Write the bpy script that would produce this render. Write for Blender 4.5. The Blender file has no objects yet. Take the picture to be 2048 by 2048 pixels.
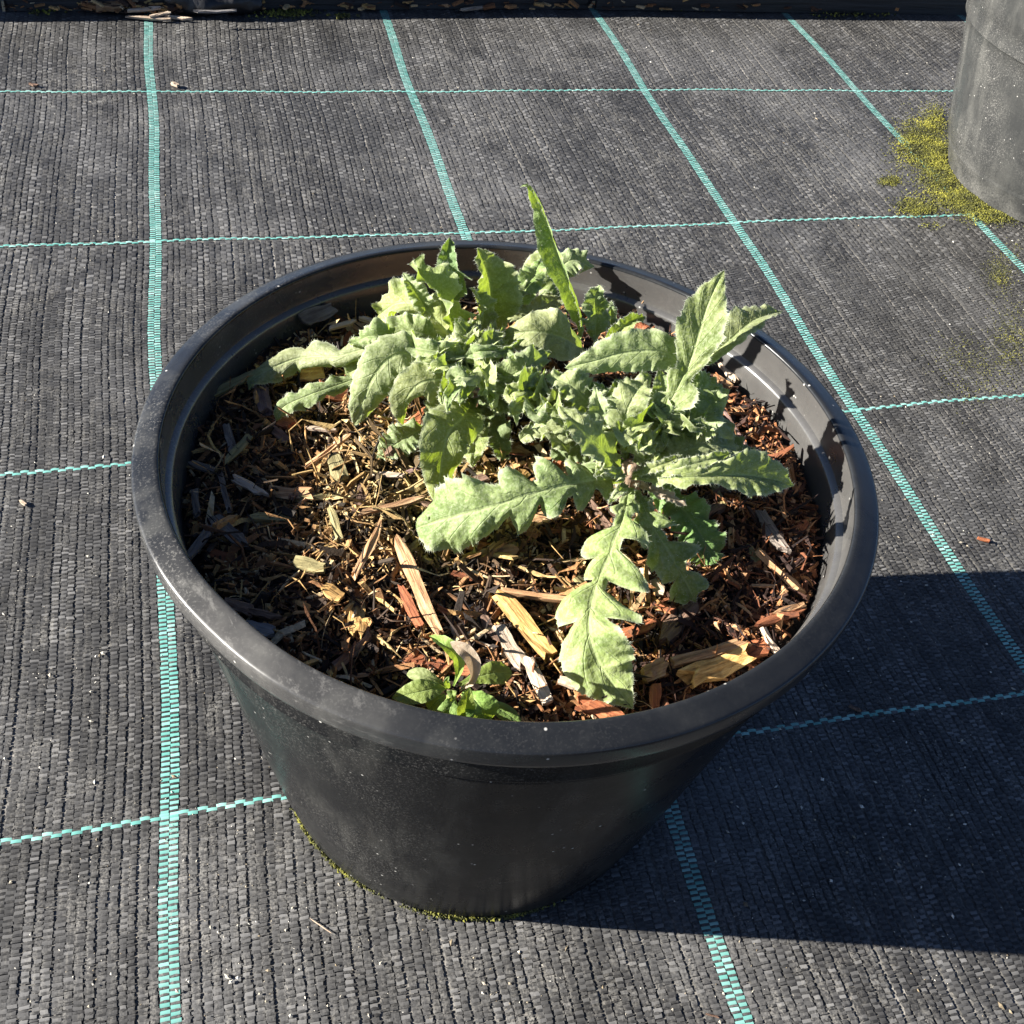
import bpy, math, random
import numpy as np
from mathutils import Vector, Matrix

# ------------------------------------------------------------------ frame of reference
K = 0.24                      # metres per square of the ground fabric
F = 2083.43                   # focal length in pixels of a 1932 px wide picture
YAW, PITCH, ROLL = 0.330432, 0.781540, 0.145534
CAM = np.array([0.208640, -1.172479, 2.001852])
SUN_EL, SUN_A = 23.0, 9.5     # elevation, and how far the light swings towards the viewer

def cam_axes():
    cy, sy, cp, sp = math.cos(YAW), math.sin(YAW), math.cos(PITCH), math.sin(PITCH)
    f = np.array([sy*cp, cy*cp, -sp]); r = np.array([cy, -sy, 0.0]); u = np.cross(r, f)
    cr, sr = math.cos(ROLL), math.sin(ROLL)
    return r*cr+u*sr, -r*sr+u*cr, f
R_, U_, W_ = cam_axes()

# ------------------------------------------------------------------ scene, camera, sky, sun, exposure
S = bpy.context.scene
COL = S.collection
S.render.engine = 'CYCLES'
S.cycles.max_bounces = 5; S.cycles.diffuse_bounces = 3; S.cycles.glossy_bounces = 2; S.cycles.transmission_bounces = 4
S.render.resolution_x = S.render.resolution_y = 1024
cd = bpy.data.cameras.new('camera'); cam = bpy.data.objects.new('camera', cd); COL.objects.link(cam)
cd.sensor_width = 36.0; cd.lens = 36.0*F/1932.0; cd.clip_start = 0.01; cd.clip_end = 500
M = Matrix([[R_[i], U_[i], -W_[i], CAM[i]*K] for i in range(3)]+[[0, 0, 0, 1]])
cam.matrix_world = M
S.camera = cam
world = bpy.data.worlds.new('World'); S.world = world; world.use_nodes = True
world.cycles.sampling_method = 'MANUAL'; world.cycles.sample_map_resolution = 256
wn = world.node_tree.nodes; wl = world.node_tree.links
sky = wn.new('ShaderNodeTexSky'); sky.sky_type = 'NISHITA'; sky.sun_disc = False
sky.sun_elevation = math.radians(SUN_EL); sky.air_density = .36; sky.dust_density = .3; sky.ozone_density = 2.0
LD = Vector((math.cos(math.radians(SUN_EL))*math.cos(math.radians(SUN_A)),
             -math.cos(math.radians(SUN_EL))*math.sin(math.radians(SUN_A)),
             -math.sin(math.radians(SUN_EL))))         # direction the light travels
sky.sun_rotation = math.atan2(-LD.x, -LD.y)
wl.new(sky.outputs[0], wn['Background'].inputs[0]); wn['Background'].inputs[1].default_value = 0.05
sd = bpy.data.lights.new('sun', 'SUN'); sun = bpy.data.objects.new('sun', sd); COL.objects.link(sun)
sd.energy = 5.0; sd.angle = math.radians(0.5); sd.color = (1.0, 0.955, 0.875)
sun.rotation_euler = LD.to_track_quat('-Z', 'Y').to_euler(); sun.location = (-1.5, 0.5, 1.2)
S.view_settings.view_transform = 'Standard'; S.view_settings.look = 'None'
S.view_settings.exposure = 2.05; S.view_settings.gamma = 1.0

# ------------------------------------------------------------------ helpers
rng = np.random.default_rng(7)
random.seed(7)

def at(px, py, z):
    """point of the place (fabric squares) seen at photo pixel px,py (2048 px photo) at height z"""
    x = px*1932/2048; y = py*1932/2048
    d = W_+R_*(x-966)/F-U_*(y-966)/F
    return CAM+(z-CAM[2])/d[2]*d
def px_size(p):
    return float((np.asarray(p)-CAM)@W_)/F*1932/2048     # squares per photo pixel at p

def new_obj(name, me, mat=None, parent=None, **props):
    o = bpy.data.objects.new(name, me); COL.objects.link(o)
    if mat is not None and me is not None and len(me.materials) == 0:
        for m in (mat if isinstance(mat, (list, tuple)) else [mat]): me.materials.append(m)
    if parent is not None: o.parent = parent
    for k, v in props.items(): o[k] = v
    return o

def mesh_np(name, V, quads=None, tris=None, smooth=False, attr=None, uv=None, mat_index=None):
    """V already in metres; quads/tris integer arrays"""
    me = bpy.data.meshes.new(name)
    V = np.asarray(V, np.float32)
    loops = []; starts = []; tot = []
    n = 0
    if quads is not None and len(quads):
        q = np.asarray(quads, np.int32); loops.append(q.ravel()); starts.append(n+4*np.arange(len(q))); tot.append(np.full(len(q), 4)); n += 4*len(q)
    if tris is not None and len(tris):
        t = np.asarray(tris, np.int32); loops.append(t.ravel()); starts.append(n+3*np.arange(len(t))); tot.append(np.full(len(t), 3)); n += 3*len(t)
    L = np.concatenate(loops).astype(np.int32); st = np.concatenate(starts).astype(np.int32); tt = np.concatenate(tot).astype(np.int32)
    me.vertices.add(len(V)); me.vertices.foreach_set('co', V.ravel())
    me.loops.add(len(L)); me.loops.foreach_set('vertex_index', L)
    me.polygons.add(len(st)); me.polygons.foreach_set('loop_start', st); me.polygons.foreach_set('loop_total', tt)
    if mat_index is not None: me.polygons.foreach_set('material_index', np.asarray(mat_index, np.int32))
    me.update(calc_edges=True)
    me.polygons.foreach_set('use_smooth', np.full(len(st), smooth))
    if uv is not None:
        l = me.uv_layers.new(name='UVMap'); l.data.foreach_set('uv', np.asarray(uv, np.float32)[L].ravel())
    for k, a in (attr or {}).items():
        at_ = me.attributes.new(k, 'FLOAT', 'POINT'); at_.data.foreach_set('value', np.asarray(a, np.float32))
    me.validate(); me.update()
    return me

def lathe(prof, n=144, center=(0, 0), closed=False, wob=None):
    """prof list of (r,z) in squares -> verts (metres), quads"""
    prof = np.array(prof, float); m = len(prof)
    th = np.linspace(0, 2*np.pi, n, endpoint=False)
    V = np.zeros((m, n, 3))
    for k, (r, z) in enumerate(prof):
        rr = np.full(n, r); zz = np.full(n, z)
        if wob is not None: rr, zz = wob(th, r, z)
        V[k, :, 0] = rr*np.cos(th); V[k, :, 1] = rr*np.sin(th); V[k, :, 2] = zz
    idx = np.arange(m*n).reshape(m, n); q = []
    for k in range(m-1):
        a = idx[k]; b = idx[k+1]
        q.append(np.stack([a, np.roll(a, -1), np.roll(b, -1), b], -1))
    return V.reshape(-1, 3)*K, np.concatenate(q)

class NT:
    """small node helper"""
    def __init__(s, name):
        s.m = bpy.data.materials.new(name); s.m.use_nodes = True
        s.t = s.m.node_tree; s.b = s.t.nodes['Principled BSDF']; s.out = s.t.nodes['Material Output']
    def n(s, typ, **kw):
        o = s.t.nodes.new('ShaderNode'+typ)
        for k, v in kw.items(): setattr(o, k, v)
        return o
    def l(s, a, b): s.t.links.new(a, b)
    def noise(s, scale, detail=4, rough=.55, vec=None, dim='3D'):
        o = s.n('TexNoise', noise_dimensions=dim); o.inputs['Scale'].default_value = scale
        o.inputs['Detail'].default_value = detail; o.inputs['Roughness'].default_value = rough
        if vec is not None: s.l(vec, o.inputs['Vector'])
        return o.outputs[0]
    def ramp(s, fac, stops):
        o = s.n('ValToRGB'); e = o.color_ramp.elements
        while len(e) < len(stops): e.new(0.5)
        for el, (p, c) in zip(e, stops):
            el.position = p; el.color = (*c, 1) if len(c) == 3 else c
        s.l(fac, o.inputs[0]); return o.outputs[0]
    def mix(s, fac, a, b, mode='MIX'):
        o = s.n('Mix', data_type='RGBA', blend_type=mode)
        for i, v in ((0, fac), (6, a), (7, b)):
            if hasattr(v, 'links'): s.l(v, o.inputs[i])
            elif i == 0: o.inputs[0].default_value = v
            else: o.inputs[i].default_value = (*v, 1)
        return o.outputs[2]
    def math(s, op, a, b=None, clamp=False):
        o = s.n('Math', operation=op, use_clamp=clamp)
        for i, v in ((0, a), (1, b)):
            if v is None: continue
            if hasattr(v, 'links'): s.l(v, o.inputs[i])
            else: o.inputs[i].default_value = v
        return o.outputs[0]
    def coord(s, which='Object', scale=(1, 1, 1)):
        tc = s.n('TexCoord'); mp = s.n('Mapping'); mp.inputs['Scale'].default_value = scale
        s.l(tc.outputs[which], mp.inputs['Vector']); return mp.outputs[0]
    def attr(s, name):
        o = s.n('Attribute'); o.attribute_name = name; return o.outputs['Fac']
    def bump(s, h, strength=.3, dist=.001, normal=None):
        o = s.n('Bump'); o.inputs['Strength'].default_value = strength; o.inputs['Distance'].default_value = dist
        s.l(h, o.inputs['Height'])
        if normal is not None: s.l(normal, o.inputs['Normal'])
        return o.outputs[0]
    def set(s, **kw):
        for k, v in kw.items():
            i = s.b.inputs[k.replace('_', ' ')]
            if hasattr(v, 'links'): s.l(v, i)
            else: i.default_value = (*v, 1) if isinstance(v, tuple) and len(v) == 3 and i.type == 'RGBA' else v
        return s.m

# ------------------------------------------------------------------ materials
def mat_fabric(name, dark, light, dusty, rough, teal=False):
    m = NT(name)
    r = m.attr('rnd'); co = m.coord('Object')
    big = m.noise(9, 3, .62, co); fine = m.noise(900, 1, .7, co); mid = m.noise(70, 3, .65, co)
    base = m.ramp(r, [(0, dark), (.7, tuple(.6*a+.4*b for a, b in zip(dark, light))), (1, light)])
    stk = m.noise(1, 3, .6, m.coord('Object', (420, 28, 1)))
    mid = m.math('ADD', m.math('MULTIPLY', mid, .45), m.math('MULTIPLY', stk, .58))
    d = m.math('MULTIPLY', m.ramp(mid, [(.47, (0, 0, 0)), (.74, (1, 1, 1))]), m.ramp(big, [(.34, (.12,)*3), (.68, (1,)*3)]))
    d = m.math('MULTIPLY', d, m.ramp(fine, [(.42, (0,)*3), (.62, (1,)*3)]))
    d = m.math('MULTIPLY', d, dusty, clamp=True)
    stain = m.math('MULTIPLY', m.ramp(m.noise(5.5, 4, .7, co), [(.48, (0,)*3), (.72, (1,)*3)]), m.ramp(fine, [(.3, (.3,)*3), (.6, (1,)*3)]))
    base = m.mix(m.math('MULTIPLY', stain, .46*dusty), base, (.26, .255, .25))
    c = m.mix(d, base, (.36, .34, .30))
    m.b.inputs['Specular IOR Level'].default_value = .35
    return m.set(Base_Color=c, Roughness=m.math('ADD', m.math('MULTIPLY', d, .3), rough))
M_WEAVE = mat_fabric('woven_black_tape', (.017, .0165, .0163), (.150, .147, .144), .85, .47)
M_TEAL = mat_fabric('turquoise_tape', (.11, .33, .29), (.30, .54, .49), .5, .4)
def mat_under():
    m = NT('dusty_under_weave'); co = m.coord('Object')
    n1 = m.noise(260, 4, .7, co); n2 = m.noise(12, 4, .6, co)
    f = m.math('ADD', m.math('MULTIPLY', n1, .6), m.math('MULTIPLY', n2, .5))
    c = m.ramp(f, [(.36, (.016, .015, .014)), (.55, (.11, .104, .094)), (.76, (.38, .355, .32))])
    return m.set(Base_Color=c, Roughness=.95)
M_UNDER = mat_under()
def mat_soil(name, a, b, sc=120):
    m = NT(name); co = m.coord('Object'); n = m.noise(sc, 6, .7, co)
    c = m.ramp(n, [(.3, a), (.7, b)])
    return m.set(Base_Color=c, Roughness=.95, Normal=m.bump(n, .8, .004))
M_SOIL = mat_soil('dark_soil', (.008, .006, .005), (.045, .03, .02))
M_GROUND = mat_soil('yard_ground', (.012, .010, .009), (.05, .04, .03), 30)

def mat_pot(name, base, dusty, scuff=False, spec=.16):
    m = NT(name); co = m.coord('Object')
    n1 = m.noise(42, 4, .65, co); n2 = m.noise(650, 2, .6, co); n3 = m.noise(9, 3, .5, co)
    vor = m.n('TexVoronoi'); vor.inputs['Scale'].default_value = 210; m.l(co, vor.inputs['Vector'])
    spots = m.ramp(vor.outputs['Distance'], [(.05, (1,)*3), (.13, (0,)*3)])
    spn = m.ramp(m.noise(75, 2, .5, co), [(.54, (0,)*3), (.60, (1,)*3)])
    spots = m.math('MULTIPLY', spots, spn)
    d = m.math('MULTIPLY', m.ramp(n1, [(.36, (.0,)*3), (.75, (1,)*3)]), m.ramp(n2, [(.35, (.2,)*3), (.65, (1,)*3)]))
    sep = m.n('SeparateXYZ'); m.l(m.coord('Object'), sep.inputs[0])
    low = m.ramp(m.math('DIVIDE', sep.outputs[2], K), [(.0, (1,)*3), (.14, (.25,)*3), (.9, (.12,)*3)])
    d = m.math('MULTIPLY', d, m.math('MULTIPLY', low, dusty*3), clamp=True)
    # streaks running down the wall
    st = m.noise(60, 3, .6, m.coord('Object', (1, 1, .06)))
    stf = m.math('MULTIPLY', m.ramp(st, [(.5, (0,)*3), (.75, (1,)*3)]), .35*dusty)
    c = m.mix(m.math('ADD', d, stf, clamp=True), base, (.20, .195, .175))
    c = m.mix(m.math('MULTIPLY', spots, .8), c, (.6, .58, .54))
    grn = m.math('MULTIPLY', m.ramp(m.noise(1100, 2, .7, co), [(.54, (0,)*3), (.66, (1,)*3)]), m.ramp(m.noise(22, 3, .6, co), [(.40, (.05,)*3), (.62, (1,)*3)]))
    side = m.ramp(m.math('SUBTRACT', m.noise(13, 4, .65, co), m.math('MULTIPLY', m.math('DIVIDE', sep.outputs[0], K), .55)), [(.42, (.12,)*3), (.85, (1,)*3)])  # pale dust thickened to the left, partly painting the sunlit side's brightness
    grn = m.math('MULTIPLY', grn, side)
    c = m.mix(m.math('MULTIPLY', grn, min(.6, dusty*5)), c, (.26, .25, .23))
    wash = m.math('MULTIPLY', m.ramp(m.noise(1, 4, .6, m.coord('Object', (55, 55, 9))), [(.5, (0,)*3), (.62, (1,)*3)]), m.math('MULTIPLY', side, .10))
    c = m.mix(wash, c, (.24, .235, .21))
    rgh = m.math('ADD', m.math('MULTIPLY', m.ramp(n1, [(.3, (0,)*3), (.7, (1,)*3)]), .14), .22)
    if scuff:
        v = m.n('VectorMath', operation='DISTANCE'); m.l(co, v.inputs[0]); v.inputs[1].default_value = (-.105, -.090, .845*K)
        near = m.ramp(v.outputs['Value'], [(.01, (1,)*3), (.065, (.04,)*3)])
        scr = m.noise(1, 5, .75, m.coord('Object', (160, 60, 420)))
        sc = m.math('MULTIPLY', m.math('MULTIPLY', m.ramp(scr, [(.56, (0,)*3), (.72, (1,)*3)]), near), .45)
        c = m.mix(sc, c, (.30, .29, .27))
        nr = m.math('MULTIPLY', near, .25)
        c = m.mix(m.math('MULTIPLY', nr, n1), c, (.35, .33, .30))
    nb = m.bump(n1, .12, .001)
    m.b.inputs['Specular IOR Level'].default_value = spec
    return m.set(Base_Color=c, Roughness=rgh, Normal=nb)
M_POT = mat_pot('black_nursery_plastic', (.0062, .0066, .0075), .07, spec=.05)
M_POTIN = mat_pot('glare_paled_streaked_plastic', (.052, .050, .048), .22, spec=1.0)  # same plastic made paler, sun glare put into the base colour
M_RIM = mat_pot('worn_rim_plastic', (.010, .0112, .0135), .06, scuff=True, spec=.32)
M_POT2 = mat_pot('dusty_grey_plastic', (.026, .027, .027), .22)

def mat_leaf(name, c_lo, c_hi, c_pale, trans, tfac, fuzz=.35, vein=.55):
    m = NT(name)
    tc = m.n('TexCoord'); sep = m.n('SeparateXYZ'); m.l(tc.outputs['UV'], sep.inputs[0])
    t, v = sep.outputs[0], sep.outputs[1]
    av = m.math('ABSOLUTE', v)
    co = m.coord('Object')
    blot = m.noise(95, 5, .6, co); fine = m.noise(900, 4, .7, co)
    c = m.ramp(blot, [(.32, c_lo), (.66, c_hi)])
    oi = m.n('ObjectInfo'); hs = m.n('HueSaturation'); m.l(c, hs.inputs['Color'])
    m.l(m.math('ADD', m.math('MULTIPLY', oi.outputs['Random'], .045), .472), hs.inputs['Hue'])
    m.l(m.math('ADD', m.math('MULTIPLY', m.math('FRACT', m.math('MULTIPLY', oi.outputs['Random'], 7.3)), .4), .74), hs.inputs['Value'])
    m.l(m.math('ADD', m.math('MULTIPLY', m.math('FRACT', m.math('MULTIPLY', oi.outputs['Random'], 13.7)), .3), .86), hs.inputs['Saturation'])
    c = hs.outputs[0]
    c = m.mix(m.math('MULTIPLY', m.ramp(fine, [(.45, (0,)*3), (.68, (1,)*3)]), fuzz), c, c_pale)
    # veins: pale midrib, laterals sweeping forward
    mid = m.ramp(av, [(.0, (1,)*3), (.05, (.6,)*3), (.085, (0,)*3)])
    lat = m.math('FRACT', m.math('SUBTRACT', m.math('MULTIPLY', t, 9.0), m.math('MULTIPLY', av, 1.6)))
    lat = m.ramp(m.math('ABSOLUTE', m.math('SUBTRACT', lat, .5)), [(.0, (1,)*3), (.06, (0,)*3)])
    lat = m.math('MULTIPLY', lat, m.ramp(av, [(.5, (1,)*3), (.95, (0,)*3)]))
    c = m.mix(m.math('MULTIPLY', mid, vein), c, tuple(min(1, x*1.15+.05) for x in c_hi))
    c = m.mix(m.math('MULTIPLY', lat, .09), c, tuple(x*.7 for x in c_lo))
    edge = m.ramp(av, [(.80, (0,)*3), (1.0, (1,)*3)])
    c = m.mix(m.math('MULTIPLY', edge, .7*min(1, fuzz*2)), c, c_pale)
    wr = m.noise(300, 3, .55, co)
    h = m.math('ADD', m.math('MULTIPLY', lat, -.28), m.math('ADD', m.math('MULTIPLY', wr, 1.3), m.math('MULTIPLY', mid, -.5)))
    nb = m.bump(h, .55, .0012)
    m.set(Base_Color=c, Roughness=.62, Normal=nb)
    m.b.inputs['Specular IOR Level'].default_value = .3
    m.b.inputs['Sheen Weight'].default_value = fuzz*.5; m.b.inputs['Sheen Roughness'].default_value = .4
    m.b.inputs['Sheen Tint'].default_value = (1, 1, .88, 1)
    tr = m.n('BsdfTranslucent'); m.l(m.mix(.75, c, trans), tr.inputs['Color']); m.l(nb, tr.inputs['Normal'])
    ms = m.n('MixShader'); ms.inputs[0].default_value = tfac
    m.l(m.b.outputs[0], ms.inputs[1]); m.l(tr.outputs[0], ms.inputs[2]); m.l(ms.outputs[0], m.out.inputs[0])
    return m.m
M_LEAF = mat_leaf('hairy_grey_green_leaf', (.14, .195, .062), (.30, .36, .145), (.58, .62, .42), (.40, .54, .015), .30, .30)
M_LEAF2 = mat_leaf('leaf_green_shaded', (.085, .145, .045), (.155, .225, .08), (.42, .48, .30), (.32, .48, .02), .26, .2)  # greener leaf copy, darkened so that shade sits in its colour
M_WEED = mat_leaf('smooth_weed_leaf', (.15, .225, .055), (.25, .34, .11), (.40, .47, .22), (.46, .58, .03), .30, .15, .3)
M_DRY = mat_leaf('withered_leaf', (.34, .24, .17), (.48, .36, .27), (.60, .50, .42), (.45, .3, .15), .25, .2, .3)
def mat_hair():
    m = NT('leaf_hair')
    m.set(Base_Color=(.62, .65, .50), Roughness=.5)
    tr = m.n('BsdfTranslucent'); tr.inputs[0].default_value = (.8, .82, .7, 1)
    ms = m.n('MixShader'); ms.inputs[0].default_value = .5
    m.l(m.b.outputs[0], ms.inputs[1]); m.l(tr.outputs[0], ms.inputs[2]); m.l(ms.outputs[0], m.out.inputs[0]); return m.m
M_HAIR = mat_hair()

def mat_wood(name, a, b, c_, spread=.5):
    m = NT(name)
    oi = m.n('ObjectInfo'); rnd = oi.outputs['Random']
    co = m.coord('Object', (60, 900, 900)); off = m.n('VectorMath', operation='ADD'); m.l(co, off.inputs[0])
    cmb = m.n('CombineXYZ'); m.l(m.math('MULTIPLY', rnd, 90.), cmb.inputs[0]); m.l(m.math('MULTIPLY', rnd, 37.), cmb.inputs[1]); m.l(cmb.outputs[0], off.inputs[1])
    g = m.noise(1.0, 5, .65, off.outputs[0])
    blot = m.noise(160, 4, .6, m.coord('Object'))
    f = m.math('ADD', m.math('MULTIPLY', g, .75), m.math('MULTIPLY', blot, .35))
    col = m.ramp(f, [(.36, a), (.54, b), (.72, c_)])
    hv = m.n('HueSaturation'); m.l(col, hv.inputs['Color'])
    m.l(m.math('ADD', m.math('MULTIPLY', rnd, spread), 1-spread*.6), hv.inputs['Value'])
    return m.set(Base_Color=hv.outputs[0], Roughness=.85, Normal=m.bump(g, .8, .0012))
WOOD = {
 'tan':    mat_wood('tan_wood', (.16, .075, .03), (.38, .21, .10), (.56, .37, .20)),
 'gold':   mat_wood('golden_wood', (.16, .075, .015), (.46, .26, .08), (.66, .45, .18)),
 'pale':   mat_wood('pale_wood', (.22, .15, .10), (.47, .36, .26), (.68, .57, .44)),
 'rust':   mat_wood('rust_bark', (.09, .025, .010), (.28, .085, .030), (.42, .16, .065)),
 'brown':  mat_wood('brown_bark', (.05, .025, .014), (.15, .085, .055), (.28, .18, .12)),
 'olive':  mat_wood('mossy_wood', (.09, .075, .025), (.25, .21, .09), (.42, .36, .18)),
 'mauve':  mat_wood('mauve_bark', (.09, .05, .04), (.20, .12, .10), (.30, .20, .17)),
 'drab':   mat_wood('shade_darkened_wood', (.06, .045, .035), (.17, .135, .11), (.30, .25, .21)),  # darker stand-in for pale wood, shade put into its colour
 'grey':   mat_wood('grey_weathered_wood', (.10, .09, .085), (.24, .22, .21), (.38, .36, .34)),
}
def mat_bits():
    m = NT('fine_shredded_bark'); r = m.attr('rnd'); co = m.coord('Object')
    c = m.ramp(r, [(0, (.010, .006, .004)), (.40, (.04, .019, .010)), (.55, (.21, .085, .030)), (.72, (.40, .20, .075)), (.88, (.52, .34, .12)), (1, (.66, .52, .33))])
    c = m.mix(m.math('MULTIPLY', m.attr('red'), .75), c, m.ramp(r, [(0, (.012, .005, .003)), (.4, (.08, .022, .009)), (.65, (.32, .095, .03)), (1, (.56, .26, .11))]))
    c = m.mix(m.math('MULTIPLY', m.attr('straw'), .85), c, m.ramp(r, [(0, (.02, .014, .005)), (.35, (.16, .10, .03)), (.65, (.42, .29, .10)), (1, (.66, .52, .24))]))
    n = m.noise(700, 3, .65, co)
    c = m.mix(.7, c, m.ramp(n, [(.3, (.2, .17, .15)), (.7, (1, 1, 1))]), 'MULTIPLY')
    return m.set(Base_Color=c, Roughness=.88, Normal=m.bump(n, .6, .0006))
M_BITS = mat_bits()
def mat_moss():
    m = NT('yellow_green_moss'); r = m.math('ADD', m.math('MULTIPLY', m.attr('rnd'), .45), m.math('MULTIPLY', m.ramp(m.noise(45, 4, .65, m.coord('Object')), [(.3, (0,)*3), (.7, (1,)*3)]), .55))
    c = m.ramp(r, [(0, (.012, .012, .005)), (.4, (.05, .052, .010)), (.7, (.17, .165, .018)), (1, (.38, .35, .05))])
    return m.set(Base_Color=c, Roughness=.9)
M_MOSS = mat_moss()
def mat_crumb():
    m = NT('pale_grit'); r = m.attr('rnd')
    c = m.ramp(r, [(0, (.02, .016, .012)), (.25, (.22, .17, .10)), (.65, (.36, .33, .27)), (1, (.62, .59, .52))])
    return m.set(Base_Color=c, Roughness=.8)
M_CRUMB = mat_crumb()
def mat_board():
    m = NT('black_stained_board'); g = m.noise(1, 6, .65, m.coord('Object', (8, 200, 200)))
    c = m.ramp(g, [(.35, (.006, .006, .006)), (.7, (.035, .033, .032))])
    return m.set(Base_Color=c, Roughness=.6, Normal=m.bump(g, .6, .003))
M_BOARD = mat_board()
def mat_film():
    m = NT('black_film'); n = m.noise(40, 4, .6, m.coord('Object'))
    return m.set(Base_Color=(.010, .010, .011), Roughness=.42, Normal=m.bump(n, .5, .004))
M_FILM = mat_film()

# ------------------------------------------------------------------ ground and woven fabric
WX = [0.00431, -0.00701, -0.00588, -0.00294, 0.00888, -0.00018]
WY = [0.00486, -0.00007, -0.02993, 0.00047, 0.00037, 0.01151]
SY = 1.040253
def fab(u, v):
    B = [np.ones_like(u), u, v, u*u, u*v, v*v]
    x = u+sum(c*b for c, b in zip(WX, B)); y = v*SY+sum(c*b for c, b in zip(WY, B))
    x = x+.006*np.sin(v*3.1+1.2*u)+.003*np.sin(7.3*v+u)
    y = y+.004*np.sin(u*2.7+.5*v)+.002*np.sin(9.1*u)
    z = .0022*np.sin(2.3*u+1.1*v)+.0016*np.sin(5.1*v-1.7*u+1)+.0011*np.sin(13*u+3*v)
    return x, y, z
g = 60.0
new_obj('ground', mesh_np('ground', np.array([(-g, -g, -.012), (g, -g, -.012), (g, g, -.012), (-g, g, -.012)]), [(0, 1, 2, 3)]), M_GROUND, kind='structure')

NW, NF = 56, 168                      # tapes per square, along and across
U0, U1, V0, V1 = -2.4, 6.4, -1.5, 3.93
nu, nv = 180, 120
uu, vv = np.meshgrid(np.linspace(U0-.2, U1+.2, nu), np.linspace(V0-.2, V1, nv))
x, y, z = fab(uu, vv)
idx = np.arange(nu*nv).reshape(nv, nu)
Q = np.stack([idx[:-1, :-1], idx[:-1, 1:], idx[1:, 1:], idx[1:, :-1]], -1).reshape(-1, 4)
V = np.stack([x, y, z-.0028], -1).reshape(-1, 3)*K
fabric = new_obj('weed_control_fabric', mesh_np('weed_control_fabric', V, Q, smooth=True), M_UNDER, kind='structure')

def floats(uc, vc, hu, hv, along_u, amp, lift=0.0, jit=1.0, bright=None):
    """each float is a little arched piece of tape: 3x3 vertices"""
    n = len(uc)
    s = np.array([-1, 0, 1.])
    a, b = np.meshgrid(s, s)                        # a across u, b across v
    a = a.ravel()[None]; b = b.ravel()[None]
    hu = np.broadcast_to(hu, (n,))[:, None]*(1+.10*jit*rng.standard_normal((n, 1)).clip(-2, 2))
    hv = np.broadcast_to(hv, (n,))[:, None]*(1+.10*jit*rng.standard_normal((n, 1)).clip(-2, 2))
    sk = rng.standard_normal((n, 1))*.06*jit
    U = uc[:, None]+hu*(a+sk*b)+rng.standard_normal((n, 1))*.0010*jit
    Vv = vc[:, None]+hv*(b+sk*a)+rng.standard_normal((n, 1))*.0005*jit
    run = np.where(along_u, a, b) if np.isscalar(along_u) else np.where(along_u[:, None], a, b)
    crs = np.where(along_u, b, a) if np.isscalar(along_u) else np.where(along_u[:, None], b, a)
    am = amp*(1+.22*jit*rng.standard_normal((n, 1)).clip(-2, 2))
    zz = am*(.55-run**2)-.28*am*crs**2+amp*.16*jit*(rng.standard_normal((n, 1))*a+rng.standard_normal((n, 1))*b)+lift
    zz = zz+.5*amp*rng.standard_normal((n, 1))*jit*.3
    x, y, z = fab(U, Vv)
    P = np.stack([x, y, z+zz], -1).reshape(-1, 3)
    base = 9*np.arange(n)[:, None, None]
    q = np.array([(0, 1, 4, 3), (1, 2, 5, 4), (3, 4, 7, 6), (4, 5, 8, 7)])[None]
    r = np.repeat(rng.random(n) if bright is None else bright, 9)
    return P*K, (base+q).reshape(-1, 4), r
def add(lst, P, Q, r):
    off = sum(len(p[0]) for p in lst); lst.append((P, Q+off, r))
def join(lst):
    return np.concatenate([p[0] for p in lst]), np.concatenate([p[1] for p in lst]), np.concatenate([p[2] for p in lst])

du, dv = 1.0/NW, 1.0/NF
AMP = .0014
def visible(u, v, m=.05):
    x, y, z = fab(u, v)
    d = np.stack([x, y, z], -1)-CAM
    w = d@W_; a = (d@R_)/w*F; b = (d@U_)/w*F
    return (np.abs(a) < 966*(1+m)+30) & (np.abs(b) < 966*(1+m)+30) & (w > 0)
weave = []
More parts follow.
